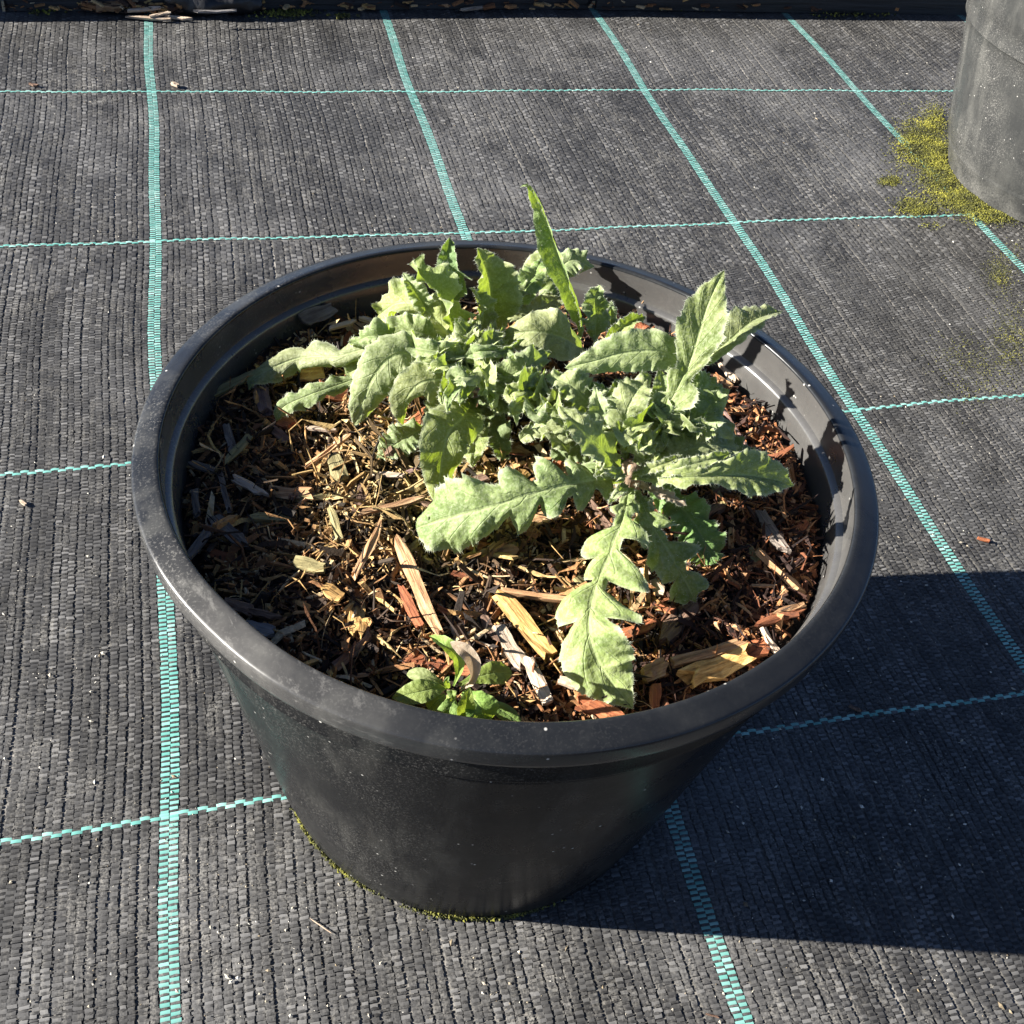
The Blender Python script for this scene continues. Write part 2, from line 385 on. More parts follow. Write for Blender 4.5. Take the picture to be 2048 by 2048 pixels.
# near part, tape by tape; far part with the cross tapes in threes
colr = rng.random(4000)**1.5; coff = rng.standard_normal(4000).clip(-1.6, 1.6)*.075*du; cwid = 1+.09*rng.standard_normal(4000).clip(-1.5, 1.5)
for (va, vb, mult, m0, m1) in ((V0, 1.75, 1, None, .10), (1.75, V1, 2, None, .10), (V0, V1, 4, .10, .45), (V0, V1, 6, .45, 4.)):
    ii = np.arange(int(U0*NW), int(U1*NW)); jj = np.arange(int(round(va*NF/mult)), int(round(vb*NF/mult)))
    I, J = np.meshgrid(ii, jj); I = I.ravel(); J = J.ravel()
    uc = (I+.5)*du; vc = (J+.5)*dv*mult
    nearV = (((I+3) % NW) < 6)
    uc = uc+np.where(nearV, 0, coff[I+1500]*(1+.5*np.sin(vc*4+I))); cw = np.where(nearV, 1, cwid[I+1500])
    vis = visible(uc, vc, m1) & (np.hypot(uc-.63, vc*SY-.088) > .36)
    if m0 is not None: vis &= ~visible(uc, vc, m0)
    I, J, uc, vc, cw = I[vis], J[vis], uc[vis], vc[vis], cw[vis]
    # the tapes next to a marker are left to the marker lines
    inV = ((I+1) % NW) < 2
    jf = np.abs((vc*NF+NF/2) % NF-NF/2)
    inH = jf < {1: 1.0, 2: 2.0, 4: 3.0, 6: 4.0}[mult]
    warp = (I+J) % 2 == 0
    patchy = .5+.5*np.sin(uc*23+3*np.sin(vc*5))*np.sin(vc*3+uc)
    br = (rng.random(len(I))**2.0*.46+.20*patchy+.36*colr[I+1500]*(.6+.4*rng.random(len(I)))).clip(0, 1)
    keep = warp & ~inV & ~inH
    add(weave, *floats(uc[keep], vc[keep], du*.40*cw[keep], dv*mult*.62, False, AMP*.75, bright=(br[keep]*1.15+.16).clip(0, 1)))
    keep = ~warp & ~inV & ~inH
    add(weave, *floats(uc[keep], vc[keep], du*.45*cw[keep], dv*mult*.41, True, AMP*.85, bright=br[keep]*(.34 if mult == 1 else .55)))
lines = {}
jj = np.arange(int(V0*NF), int(V1*NF))
for k in range(-2, 7):
    L = []
    for i in (NW*k-1, NW*k):
        J = jj; uc = np.full(len(J), (i+.5)*du); vc = (J+.5)*dv
        vis = visible(uc, vc, 4.); J, uc, vc = J[vis], uc[vis], vc[vis]
        inH = ((J+1) % NF) < 2
        w = ((i+J) % 2 == 0) | inH
        add(L, *floats(uc[w], vc[w], du*.47, dv*.62, False, AMP*.8, jit=.5))
        b = ~w
        add(weave, *floats(uc[b], vc[b], du*.5, dv*.40, True, AMP*1.0, jit=.5, bright=rng.random(b.sum())*.5))
    lines[('V', k)] = L
ii = np.arange(int(U0*NW), int(U1*NW))
for k in range(-1, 4):
    L = []
    for j in (NF*k-1, NF*k):
        I = ii; vc = np.full(len(I), (j+.5)*dv); uc = (I+.5)*du
        vis = visible(uc, vc, 4.); I, uc, vc = I[vis], uc[vis], vc[vis]
        inV = ((I+1) % NW) < 2
        w = ((I+j) % 2 == 1) & ~inV
        add(L, *floats(uc[w], vc[w], du*.56, dv*.60, True, AMP*1.1, lift=.0006, jit=.4))
        b = ~w & ~inV
        add(weave, *floats(uc[b], vc[b], du*.44, dv*.6, False, AMP*.8, jit=.6))
    lines[('H', k)] = L
P, Q, r = join(weave)
new_obj('weave', mesh_np('weave', P, Q, smooth=True, attr={'rnd': r}), M_WEAVE, fabric, kind='stuff')
for key, L in lines.items():
    L = [l for l in L if len(l[0])]
    if not L: continue
    P, Q, r = join(L)
    new_obj('marker_line', mesh_np('marker_line', P, Q, smooth=True, attr={'rnd': r}), M_TEAL, fabric)

# ------------------------------------------------------------------ back edge: board, film fold, bark
def box(name, c, size, rz=0, mat=None, parent=None, bev=.1, **props):
    import bmesh
    bm = bmesh.new(); bmesh.ops.create_cube(bm, size=1)
    bmesh.ops.scale(bm, vec=[s*K for s in size], verts=bm.verts)
    bmesh.ops.bevel(bm, geom=bm.edges[:], offset=min(size)*bev*K, segments=2, affect='EDGES')
    me = bpy.data.meshes.new(name); bm.to_mesh(me); bm.free()
    o = new_obj(name, me, mat, parent, **props); o.location = [k*K for k in c]; o.rotation_euler = (0, 0, rz); return o
edge = bpy.data.objects.new('bed_edging', None); COL.objects.link(edge)
edge.location = (1.8*K, 4.1*K, 0)
edge['label'] = 'long black board edging along the far end of the woven fabric'; edge['category'] = 'edging'
for k, (x0, x1, dy, rz) in enumerate(((-6.0, -2.42, -.24, .05), (-2.40, .20, -.075, .05), (.22, 4.5, -.012, .004))):
    box('board', ((x0+x1)/2, dy, .10), (x1-x0, .16, .22), rz, M_BOARD, edge, bev=.08)
# ------------------------------------------------------------------ pots
POT_C = np.array([.627, .0885]); H = .8564
def wobble(th, r, z):
    k = z/H
    rr = r*(1+.0035*np.sin(2*th+.6)*k+.002*np.sin(3*th+2)*k)
    # the lip was knocked in a little on the near left
    dth = np.angle(np.exp(1j*(th-math.radians(214))))
    dent = np.exp(-(dth/.16)**2)*max(0, (z-.72)/.14)
    return rr-.006*dent*(r > .5), np.full_like(th, z)-.006*dent*max(0, (z-.8)/.06)
pot = bpy.data.objects.new('nursery_pot', None); COL.objects.link(pot); pot.location = (POT_C[0]*K, POT_C[1]*K, .0006)
pot['label'] = 'large black plastic nursery pot holding the leafy plant and bark mulch'; pot['category'] = 'plant pot'
def rb(z): return .404+(.543-.404)*(z/(H-.13))
outer = [(.02, .012), (.30, .012), (.385, .008), (.394, .000), (.400, .003), (.4035, .014), (.4045, .03)]
outer += [(rb(z), z) for z in (.1, .2, .3, .4, .5, .6, .70)]
outer += [(.5425, H-.135), (.5400, H-.131), (.5400, H-.128), (.5525, H-.1255), (.5545, H-.121), (.5535, H-.116), (.5580, H-.075), (.5590, H-.060), (.5500, H-.056), (.549, H-.045)]
inner = [(.5402, H-.004), (.5395, H-.020), (.540, H-.045), (.538, H-.052), (.5285, H-.056), (.5265, H-.060), (.5245, H-.075), (.50, .62), (.45, .35), (.40, .05), (.39, .03), (.02, .03)]
Vv, Qq = lathe(outer, 160, wob=wobble)
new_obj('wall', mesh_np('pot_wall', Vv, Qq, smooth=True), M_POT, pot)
Vv, Qq = lathe(inner, 160, wob=wobble)
new_obj('inner_wall', mesh_np('pot_inner_wall', Vv, Qq, smooth=True), M_POTIN, pot)
lip = [(.5515, H-.046), (.5530, H-.0485), (.5765, H-.0475), (.5800, H-.044), (.5812, H-.038), (.5822, H-.016), (.5818, H-.0125), (.5800, H-.0100), (.5770, H-.0085), (.568, H-.0055), (.558, H-.0025), (.549, H+.0005),
       (.5440, H+.0008), (.5415, H-.0008), (.5404, H-.004), (.5430, H-.012), (.5515, H-.046)]
Vv, Qq = lathe(lip, 192, wob=wobble)
rim = new_obj('rim', mesh_np('pot_rim', Vv, Qq, smooth=True), M_RIM, pot)
def autosmooth(o, ang=40):
    for ob in (o,):
        me = ob.data
        try:
            me.set_sharp_from_angle(angle=math.radians(ang))
        except Exception: pass
for o in pot.children: autosmooth(o, 50)

BC = np.array([3.535, 2.292])
pot2 = bpy.data.objects.new('nursery_pot', None); COL.objects.link(pot2); pot2.location = (BC[0]*K, BC[1]*K, .0006)
pot2['label'] = 'grey dusty plastic pot cut off by the right edge beside yellow moss'; pot2['category'] = 'plant pot'
def r2(z): return .487+.20*z
prof = [(.02, .01), (.44, .01), (.452, .0), (.462, .004), (.472, .03), (.481, .062), (.487, .075)]+[(r2(z), z) for z in (.15, .25, .35, .45, .52, .565)]
prof += [(.606, .570), (.612, .574), (.616, .60), (.617, .635), (.622, .642), (.640, .70), (.650, .80), (.664, .805), (.668, .86), (.662, .868), (.645, .868), (.640, .80), (.60, .6), (.5, .1), (.02, .09)]
Vv, Qq = lathe(prof, 160)
autosmooth(new_obj('wall', mesh_np('grey_pot_wall', Vv, Qq, smooth=True), M_POT2, pot2), 45)

# ------------------------------------------------------------------ mulch bed
ZM = H-.090
def zm(x, y):
    x = x-POT_C[0]; y = y-POT_C[1]; r = np.hypot(x, y)
    return ZM+.010*np.sin(9*x+2)*np.sin(8*y+1)+.006*np.sin(21*x+5*y)*np.sin(17*y-6*x)+.010*np.exp(-((x-.05)**2+(y-.05)**2)/.06)-.010*(r/.52)**4
nr, nt = 26, 90
rr = np.linspace(0, .523, nr); th = np.linspace(0, 2*np.pi, nt, endpoint=False)
RR, TT = np.meshgrid(rr, th, indexing='ij')
X = POT_C[0]+RR*np.cos(TT); Y = POT_C[1]+RR*np.sin(TT); Z = zm(X, Y)-.012+.006*rng.standard_normal(X.shape)
idx = np.arange(nr*nt).reshape(nr, nt)
Q = np.concatenate([np.stack([idx[k], np.roll(idx[k], -1), np.roll(idx[k+1], -1), idx[k+1]], -1) for k in range(1, nr-1)])
mulch = new_obj('bark_mulch', mesh_np('bark_mulch', np.stack([X, Y, Z], -1).reshape(-1, 3)*K, Q, smooth=True), M_SOIL, kind='stuff',
                label='fine dark shredded bark and soil filling the black pot', category='mulch')

def slivers(n, seed, lmin, lmax, wfac, rad, zoff, tilt, dens=None, nring=2, bend=0.0):
    """thin bent boxes: 8 verts, 6 faces"""
    r = np.random.default_rng(seed)
    a = r.random(n)*2*np.pi; d = rad*np.sqrt(r.random(n))
    x = POT_C[0]+d*np.cos(a); y = POT_C[1]+d*np.sin(a)
    if dens is not None:
        k = r.random(n) < dens(x, y); x, y = x[k], y[k]; n = len(x)
    L = lmin+(lmax-lmin)*r.random(n)**2.2; w = L*wfac*(.4+.9*r.random(n)); h = w*(.25+.4*r.random(n))
    az = r.random(n)*np.pi*2; el = r.standard_normal(n)*tilt; ro = r.random(n)*6.28
    T = np.stack([np.cos(az)*np.cos(el), np.sin(az)*np.cos(el), np.sin(el)], -1)
    up = np.tile(np.array([0, 0, 1.]), (n, 1)); Sd = np.cross(T, up); Sd /= np.linalg.norm(Sd, axis=1)[:, None]; Nn = np.cross(Sd, T)
    c_, s_ = np.cos(ro*.25)[:, None], np.sin(ro*.25)[:, None]; Sd, Nn = Sd*c_+Nn*s_, Nn*c_-Sd*s_
    # keep the pieces inside the wall
    dd = np.hypot(x-POT_C[0], y-POT_C[1])+L*.5; sc = np.where(dd > rad+.012, (rad+.012-L*.5)/np.maximum(dd-L*.5, 1e-6), 1)
    x = POT_C[0]+(x-POT_C[0])*sc; y = POT_C[1]+(y-POT_C[1])*sc
    C = np.stack([x, y, zm(x, y)+zoff+np.abs(np.sin(el))*L*.25+r.random(n)*.006], -1)
    rings = np.linspace(-1, 1, nring); m_ = 4*nring
    P = np.zeros((n, m_, 3)); bN = r.normal(0, bend, (n, 1))*L[:, None]; bS = r.normal(0, bend, (n, 1))*L[:, None]
    for i_, sx in enumerate(rings):
        off = T*(sx*L[:, None]*.5)+(Nn*bN+Sd*bS)*(1-sx*sx)
        for k, (sy_, sz) in enumerate(((-1, -1), (1, -1), (1, 1), (-1, 1))):
            tp = (.5+.65*r.random((n, 1)))*(1 if abs(sx) < .9 else .75)
            P[:, 4*i_+k] = C+off+Sd*(sy_*w[:, None]*.5*tp)+Nn*(sz*h[:, None]*.5*tp)+T*(r.normal(0, .06, (n, 1))*L[:, None]*(abs(sx) > .9))
    q = []
    for i_ in range(nring-1):
        for k in range(4): q.append((4*i_+k, 4*i_+(k+1) % 4, 4*i_+4+(k+1) % 4, 4*i_+4+k))
    q.append((3, 2, 1, 0)); e_ = 4*(nring-1); q.append((e_, e_+1, e_+2, e_+3))
    Q = (m_*np.arange(n)[:, None, None]+np.array(q)[None]).reshape(-1, 4)
    return P.reshape(-1, 3)*K, Q, np.repeat(r.random(n), m_)
bits = []
add(bits, *slivers(9000, 11, .008, .036, .42, .512, -.004, .45))
add(bits, *slivers(2800, 12, .018, .080, .16, .505, .000, .35, nring=3, bend=.07))
add(bits, *slivers(1700, 13, .025, .090, .045, .505, .005, .5, nring=4, bend=.16))
add(bits, *slivers(12000, 14, .004, .016, .75, .512, -.001, .8))
P, Q, r = join(bits)
xx = P[:, 0]/K-POT_C[0]; yy = P[:, 1]/K-POT_C[1]
red = 1/(1+np.exp(-(xx-.12-.35*np.maximum(0, yy)+.08*np.sin(17*yy+3))/.07)); straw = np.exp(-((xx+.17)**2+(yy+.02)**2)/.028)
new_obj('shredded_bark', mesh_np('shredded_bark', P, Q, attr={'rnd': r, 'red': red, 'straw': straw}), M_BITS, mulch, kind='stuff')

# ------------------------------------------------------------------ wood chips
def chip_mesh(name, seed, nseg=5):
    """unit chip: x -.5...5, y -.5...5, z -.5...5, split and splintered like torn wood"""
    r = np.random.default_rng(seed)
    xs = np.linspace(-.5, .5, nseg); nc = 4
    ys = np.linspace(-.5, .5, nc)
    top = np.zeros((nseg, nc, 3)); bot = np.zeros((nseg, nc, 3))
    bend = r.normal(0, .12); wv = r.normal(0, .08, nseg)
    for i, xx in enumerate(xs):
        e = abs(xx)*2
        wd = (1-.35*e**4*r.random())*(.85+.25*r.random())
        for j, yy in enumerate(ys):
            jag = (r.normal(0, .06) if i in (0, nseg-1) else 0)
            hx = xx+jag; zt = .5*(.75+.5*r.random())*(1-.25*(abs(yy)*2)**2)
            top[i, j] = (hx, yy*wd+wv[i]*.6, zt+bend*(xx*2)**2+r.normal(0, .10))
            bot[i, j] = (hx, yy*wd*.9+wv[i]*.6, -.5+bend*(xx*2)**2)
    V = np.concatenate([top.reshape(-1, 3), bot.reshape(-1, 3)])
    n = nseg*nc; idx = np.arange(n).reshape(nseg, nc); Q = []
    for i in range(nseg-1):
        for j in range(nc-1):
            Q.append((idx[i, j], idx[i+1, j], idx[i+1, j+1], idx[i, j+1]))
        Q.append((idx[i, 0]+n, idx[i+1, 0]+n, idx[i+1, 0], idx[i, 0])); Q.append((idx[i, -1], idx[i+1, -1], idx[i+1, -1]+n, idx[i, -1]+n))
        Q.append((idx[i, 0]+n, idx[i, -1]+n, idx[i+1, -1]+n, idx[i+1, 0]+n))
    for i in (0, nseg-1):
        for j in range(nc-1):
            f = (idx[i, j], idx[i, j+1], idx[i, j+1]+n, idx[i, j]+n)
            Q.append(f if i == 0 else f[::-1])
    return V, np.array(Q)
CH_V = [chip_mesh('c', 100+k) for k in range(14)]
def put_chip(P0, P1, w, h, col, seed, roll=0.0, name='wood_chip', **props):
    """chip between two points (squares), width w, thickness h"""
    P0 = np.asarray(P0, float); P1 = np.asarray(P1, float)
    T = P1-P0; L = np.linalg.norm(T); T /= L
    Sd = np.cross(np.array([0, 0, 1.]), T); Sd /= max(np.linalg.norm(Sd), 1e-6); Nn = np.cross(T, Sd)
    c_, s_ = math.cos(roll), math.sin(roll); Sd, Nn = Sd*c_+Nn*s_, Nn*c_-Sd*s_
    V, Q = CH_V[seed % 14]
    me = mesh_np('wood_chip', V*np.array([L, w, h])*K, Q)
    o = new_obj(name, me, WOOD[col], **props)
    C = (P0+P1)/2*K
    o.matrix_world = Matrix([[T[i], Sd[i], Nn[i], C[i]] for i in range(3)]+[[0, 0, 0, 1]])
    return o
HERO = [  # x0,y0,x1,y1 (photo pixels), width px, lift at both ends, thickness factor, roll, colour, label
 (797, 1085, 876, 1267, 27, .020, .012, .55, .35, 'tan', 'long tan wood chip lying left of the lobed leaf tip, behind the seedling'),
 (992, 1181, 1098, 1310, 36, .016, .010, .5, .3, 'gold', 'thick golden grooved wood chip in the middle of the front mulch'),
 (1009, 1184, 1158, 1201, 16, .018, .022, .6, 0, 'tan', 'straight tan stick pointing from the golden chip to the lobed leaf'),
 (999, 1257, 1045, 1337, 30, .014, .008, .35, .2, 'pale', 'pale grey-white splinter just below the golden chip'),
 (1055, 1317, 1095, 1405, 26, .014, .010, .4, .1, 'pale', 'split pale brown chip right of the seedling'),
 (802, 1180, 842, 1258, 20, .010, .010, .35, .3, 'rust', 'rust bark flake tucked under the long tan chip'),
 (1118, 1360, 1178, 1378, 20, .020, .018, .5, .1, 'pale', 'short pale chip beside the pointed leaf tip near the front rim'),
 (1160, 1400, 1236, 1436, 38, .014, .010, .45, .2, 'rust', 'orange bark chunk touching the front rim under the leaf tip'),
 (1371, 1362, 1496, 1312, 46, .012, .016, .5, .25, 'gold', 'big golden furrowed wood slab against the front right rim'),
 (1345, 1327, 1486, 1287, 22, .020, .022, .6, .1, 'tan', 'orange-brown strip lying along the back of the golden slab'),
 (1310, 1370, 1311, 1418, 22, .016, .010, .5, .2, 'rust', 'upright red bark sliver left of the golden slab'),
 (1288, 1350, 1330, 1330, 34, .014, .018, .5, .5, 'tan', 'curled orange chip above the red sliver'),
 (1484, 1310, 1534, 1288, 40, .012, .012, .3, -.2, 'rust', 'flat dark red bark plate right of the golden slab'),
 (1525, 1256, 1553, 1306, 14, .022, .014, .6, 0, 'pale', 'thin pale yellow splinter standing by the right front rim'),
 (1519, 1248, 1606, 1220, 16, .014, .016, .6, .1, 'rust', 'long orange-red splinter near the right inner wall'),
 (1545, 1228, 1608, 1209, 12, .012, .018, .6, .1, 'tan', 'short orange stick behind the red splinter at the right wall'),
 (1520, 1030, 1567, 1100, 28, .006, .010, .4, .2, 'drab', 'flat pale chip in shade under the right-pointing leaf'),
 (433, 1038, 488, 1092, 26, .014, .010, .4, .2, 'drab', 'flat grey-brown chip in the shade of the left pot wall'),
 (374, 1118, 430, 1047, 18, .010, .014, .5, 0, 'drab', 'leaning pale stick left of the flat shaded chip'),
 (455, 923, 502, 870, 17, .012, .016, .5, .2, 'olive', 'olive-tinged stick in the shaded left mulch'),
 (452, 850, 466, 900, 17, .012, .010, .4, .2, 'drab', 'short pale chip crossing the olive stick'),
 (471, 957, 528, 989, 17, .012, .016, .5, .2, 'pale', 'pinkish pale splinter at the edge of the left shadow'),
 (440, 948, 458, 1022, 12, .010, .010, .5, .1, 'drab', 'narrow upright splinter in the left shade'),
 (389, 980, 394, 1029, 15, .008, .010, .4, .1, 'drab', 'small pale oval chip close to the left wall'),
 (589, 1125, 650, 1138, 27, .012, .012, .35, .15, 'olive', 'striped yellow-green chip at the shadow edge'),
 (480, 1252, 542, 1268, 38, .012, .008, .3, 0, 'grey', 'flat grey chip in shade by the near left rim'),
 (667, 912, 682, 956, 30, .014, .010, .4, .2, 'olive', 'blocky olive-grey chip in the sunlit mulch left of the leaves'),
 (612, 933, 698, 872, 10, .020, .024, .7, 0, 'tan', 'thin straight straw-coloured stick slanting across the left mulch'),
 (614, 855, 672, 861, 9, .018, .018, .7, 0, 'pale', 'small bright splinter under the left drooping leaf'),
 (660, 1013, 679, 1078, 16, .016, .012, .6, .1, 'olive', 'dark olive stick standing in the sunlit left mulch'),
 (713, 1146, 762, 1048, 17, .014, .014, .5, .2, 'tan', 'pointed orange chip left of the long tan chip'),
 (729, 1025, 848, 996, 13, .016, .020, .6, 0, 'tan', 'long dark tan stick ending at the big leaf tip on the left'),
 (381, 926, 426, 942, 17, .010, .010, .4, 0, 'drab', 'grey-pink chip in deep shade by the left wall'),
 (648, 1177, 684, 1199, 28, .014, .010, .4, .1, 'gold', 'pale yellow ragged chip below the striped green one'),
 (446, 1205, 504, 1222, 26, .010, .012, .4, .1, 'brown', 'dark brown chip behind the grey flat chip'),
 (502, 1222, 556, 1236, 16, .014, .010, .5, 0, 'brown', 'dark brown stick right of the dark chip near the left rim'),
 (518, 762, 532, 828, 32, .012, .010, .35, .2, 'mauve', 'mauve-brown bark plate under the tip of the far-left leaf'),
 (596, 748, 646, 744, 36, .016, .020, .35, .5, 'tan', 'orange sunlit bark piece under the far-left leaf'),
 (606, 642, 668, 616, 30, .020, .030, .3, .5, 'drab', 'brown bark plate leaning on the back left inner wall'),
 (660, 656, 708, 643, 11, .024, .028, .6, .2, 'pale', 'narrow bright chip in front of the leaning bark plate'),
 (706, 652, 750, 662, 22, .016, .016, .4, .2, 'tan', 'orange chip below the narrow bright chip at the back'),
 (722, 637, 806, 658, 13, .026, .024, .6, .1, 'pale', 'long pale strip in front of the curly back-left leaf'),
 (1200, 548, 1275, 612, 18, .060, .020, .35, .9, 'rust', 'rust-red bark blade sticking up at the back right wall'),
 (1263, 630, 1291, 594, 9, .014, .045, .7, 0, 'tan', 'thin tan stick propped beside the rust blade'),
 (1262, 648, 1290, 664, 30, .014, .012, .6, .2, 'rust', 'dark red lump of bark below the rust blade'),
 (1444, 730, 1472, 762, 15, .016, .010, .5, 0, 'pale', 'small bright chip near the lit right inner wall'),
 (1430, 752, 1462, 775, 14, .012, .012, .5, 0, 'tan', 'orange chip just left of the small bright chip by the right wall'),
 (1435, 801, 1494, 894, 6, .016, .012, .9, 0, 'mauve', 'thin straight brown twig in the shaded right mulch'),
 (1048, 572, 1130, 579, 11, .014, .016, .5, 0, 'rust', 'rust chip seen between the back leaves'),
 (423, 788, 501, 750, 20, .010, .018, .4, .1, 'olive', 'long olive bark strip in the back left shade'),
]
for n, (x0, y0, x1, y1, w, d0, d1, tf, ro, col, lab) in enumerate(HERO):
    a = at(x0, y0, ZM+d0); b = at(x1, y1, ZM+d1)
    a = at(x0, y0, zm(a[0], a[1])+d0+.006); b = at(x1, y1, zm(b[0], b[1])+d1+.006)
    W = w*px_size((a+b)/2)*1.05
    put_chip(a, b, W, W*tf, col, n, ro, label=lab, category='wood chip', group='large wood chips in the black pot')
hero_xy = [((at(h[0], h[1], ZM)+at(h[2], h[3], ZM))/2)[:2] for h in HERO]
cols = ['tan', 'tan', 'rust', 'rust', 'brown', 'brown', 'pale', 'olive', 'mauve', 'gold']
cnt = 0
while cnt < 200:
    a = random.random()*2*math.pi; d = .49*math.sqrt(random.random())
    c = POT_C+d*np.array([math.cos(a), math.sin(a)])
    L = random.uniform(.028, .075)*(1 if random.random() < .85 else 1.35); w = L*random.uniform(.16, .42)
    if min(np.hypot(*(c-h)) for h in hero_xy) < .048: continue
    if d+L/2 > .505: continue
    az = random.random()*6.28; el = random.gauss(0, .16)
    T = np.array([math.cos(az)*math.cos(el), math.sin(az)*math.cos(el), math.sin(el)])
    C = np.array([c[0], c[1], zm(c[0], c[1])+random.uniform(.000, .006)+abs(math.sin(el))*L*.35])
    col = random.choice(cols); q_ = c-POT_C
    where = ('close to the left pot wall' if q_[0] < -.33 else 'close to the right pot wall' if q_[0] > .33 else 'near the far pot wall' if q_[1] > .3 else
             'near the front rim' if q_[1] < -.3 else 'left of the leaves' if q_[0] < -.12 and q_[1] > -.1 else 'in front of the leaves' if q_[1] < -.05 else 'among the leaves of the plant')
    put_chip(C-T*L/2, C+T*L/2, w, w*random.uniform(.25, .5), col, random.randrange(14), random.gauss(0, .35),
             label='small '+{'tan': 'tan', 'rust': 'rust-red', 'brown': 'dark brown', 'pale': 'pale', 'olive': 'olive-tinged', 'mauve': 'mauve-brown', 'gold': 'golden'}[col]+' wood chip in the mulch '+where, category='wood chip', group='small wood chips in the black pot')
    cnt += 1

# ------------------------------------------------------------------ leaves
def catmull(P, n):
    P = np.asarray(P, float)
    A = np.concatenate([[2*P[0]-P[1]], P, [2*P[-1]-P[-2]]])
    seg = np.linalg.norm(np.diff(P, axis=0), axis=1); cum = np.concatenate([[0], np.cumsum(seg)])/seg.sum()
    out = []
    for t in np.linspace(0, 1, n):
        k = min(np.searchsorted(cum, t, 'right')-1, len(P)-2); s = (t-cum[k])/(cum[k+1]-cum[k])
        p0, p1, p2, p3 = A[k:k+4]
        out.append(.5*((2*p1)+(-p0+p2)*s+(2*p0-5*p1+4*p2-p3)*s*s+(-p0+3*p1-3*p2+p3)*s**3))
    return np.array(out)
PROF = {
 'ov':  ([0, .08, .2, .38, .55, .72, .88, .96, 1], [.10, .18, .55, .92, 1, .82, .45, .18, .0]),
 'lan': ([0, .08, .25, .5, .7, .88, .96, 1], [.15, .3, .75, 1, .85, .5, .22, .0]),
 'pin': ([0, .1, .25, .45, .6, .75, .88, .96, 1], [.22, .55, .85, .9, .95, 1, .72, .36, .0]),
 'lyr': ([0, .1, .25, .42, .48, .55, .65, .76, .88, .95, 1], [.14, .2, .28, .35, .35, .65, 1, .86, .46, .18, .0]),
 'term': ([0, .1, .3, .5, .58, .66, .78, .9, .97, 1], [.13, .18, .3, .36, .5, .88, 1, .75, .34, 0]),
 'tip': ([0, .1, .5, .64, .69, .77, .88, .96, 1], [.13, .17, .2, .28, .68, .84, .52, .18, 0]),
 'stalk': ([0, .5, .8, .93, 1], [.12, .2, .26, .2, 0]),
 'sp':  ([0, .15, .35, .6, .8, .93, 1], [.16, .25, .6, 1, .95, .55, .0]),
}
HAIR_N = 3
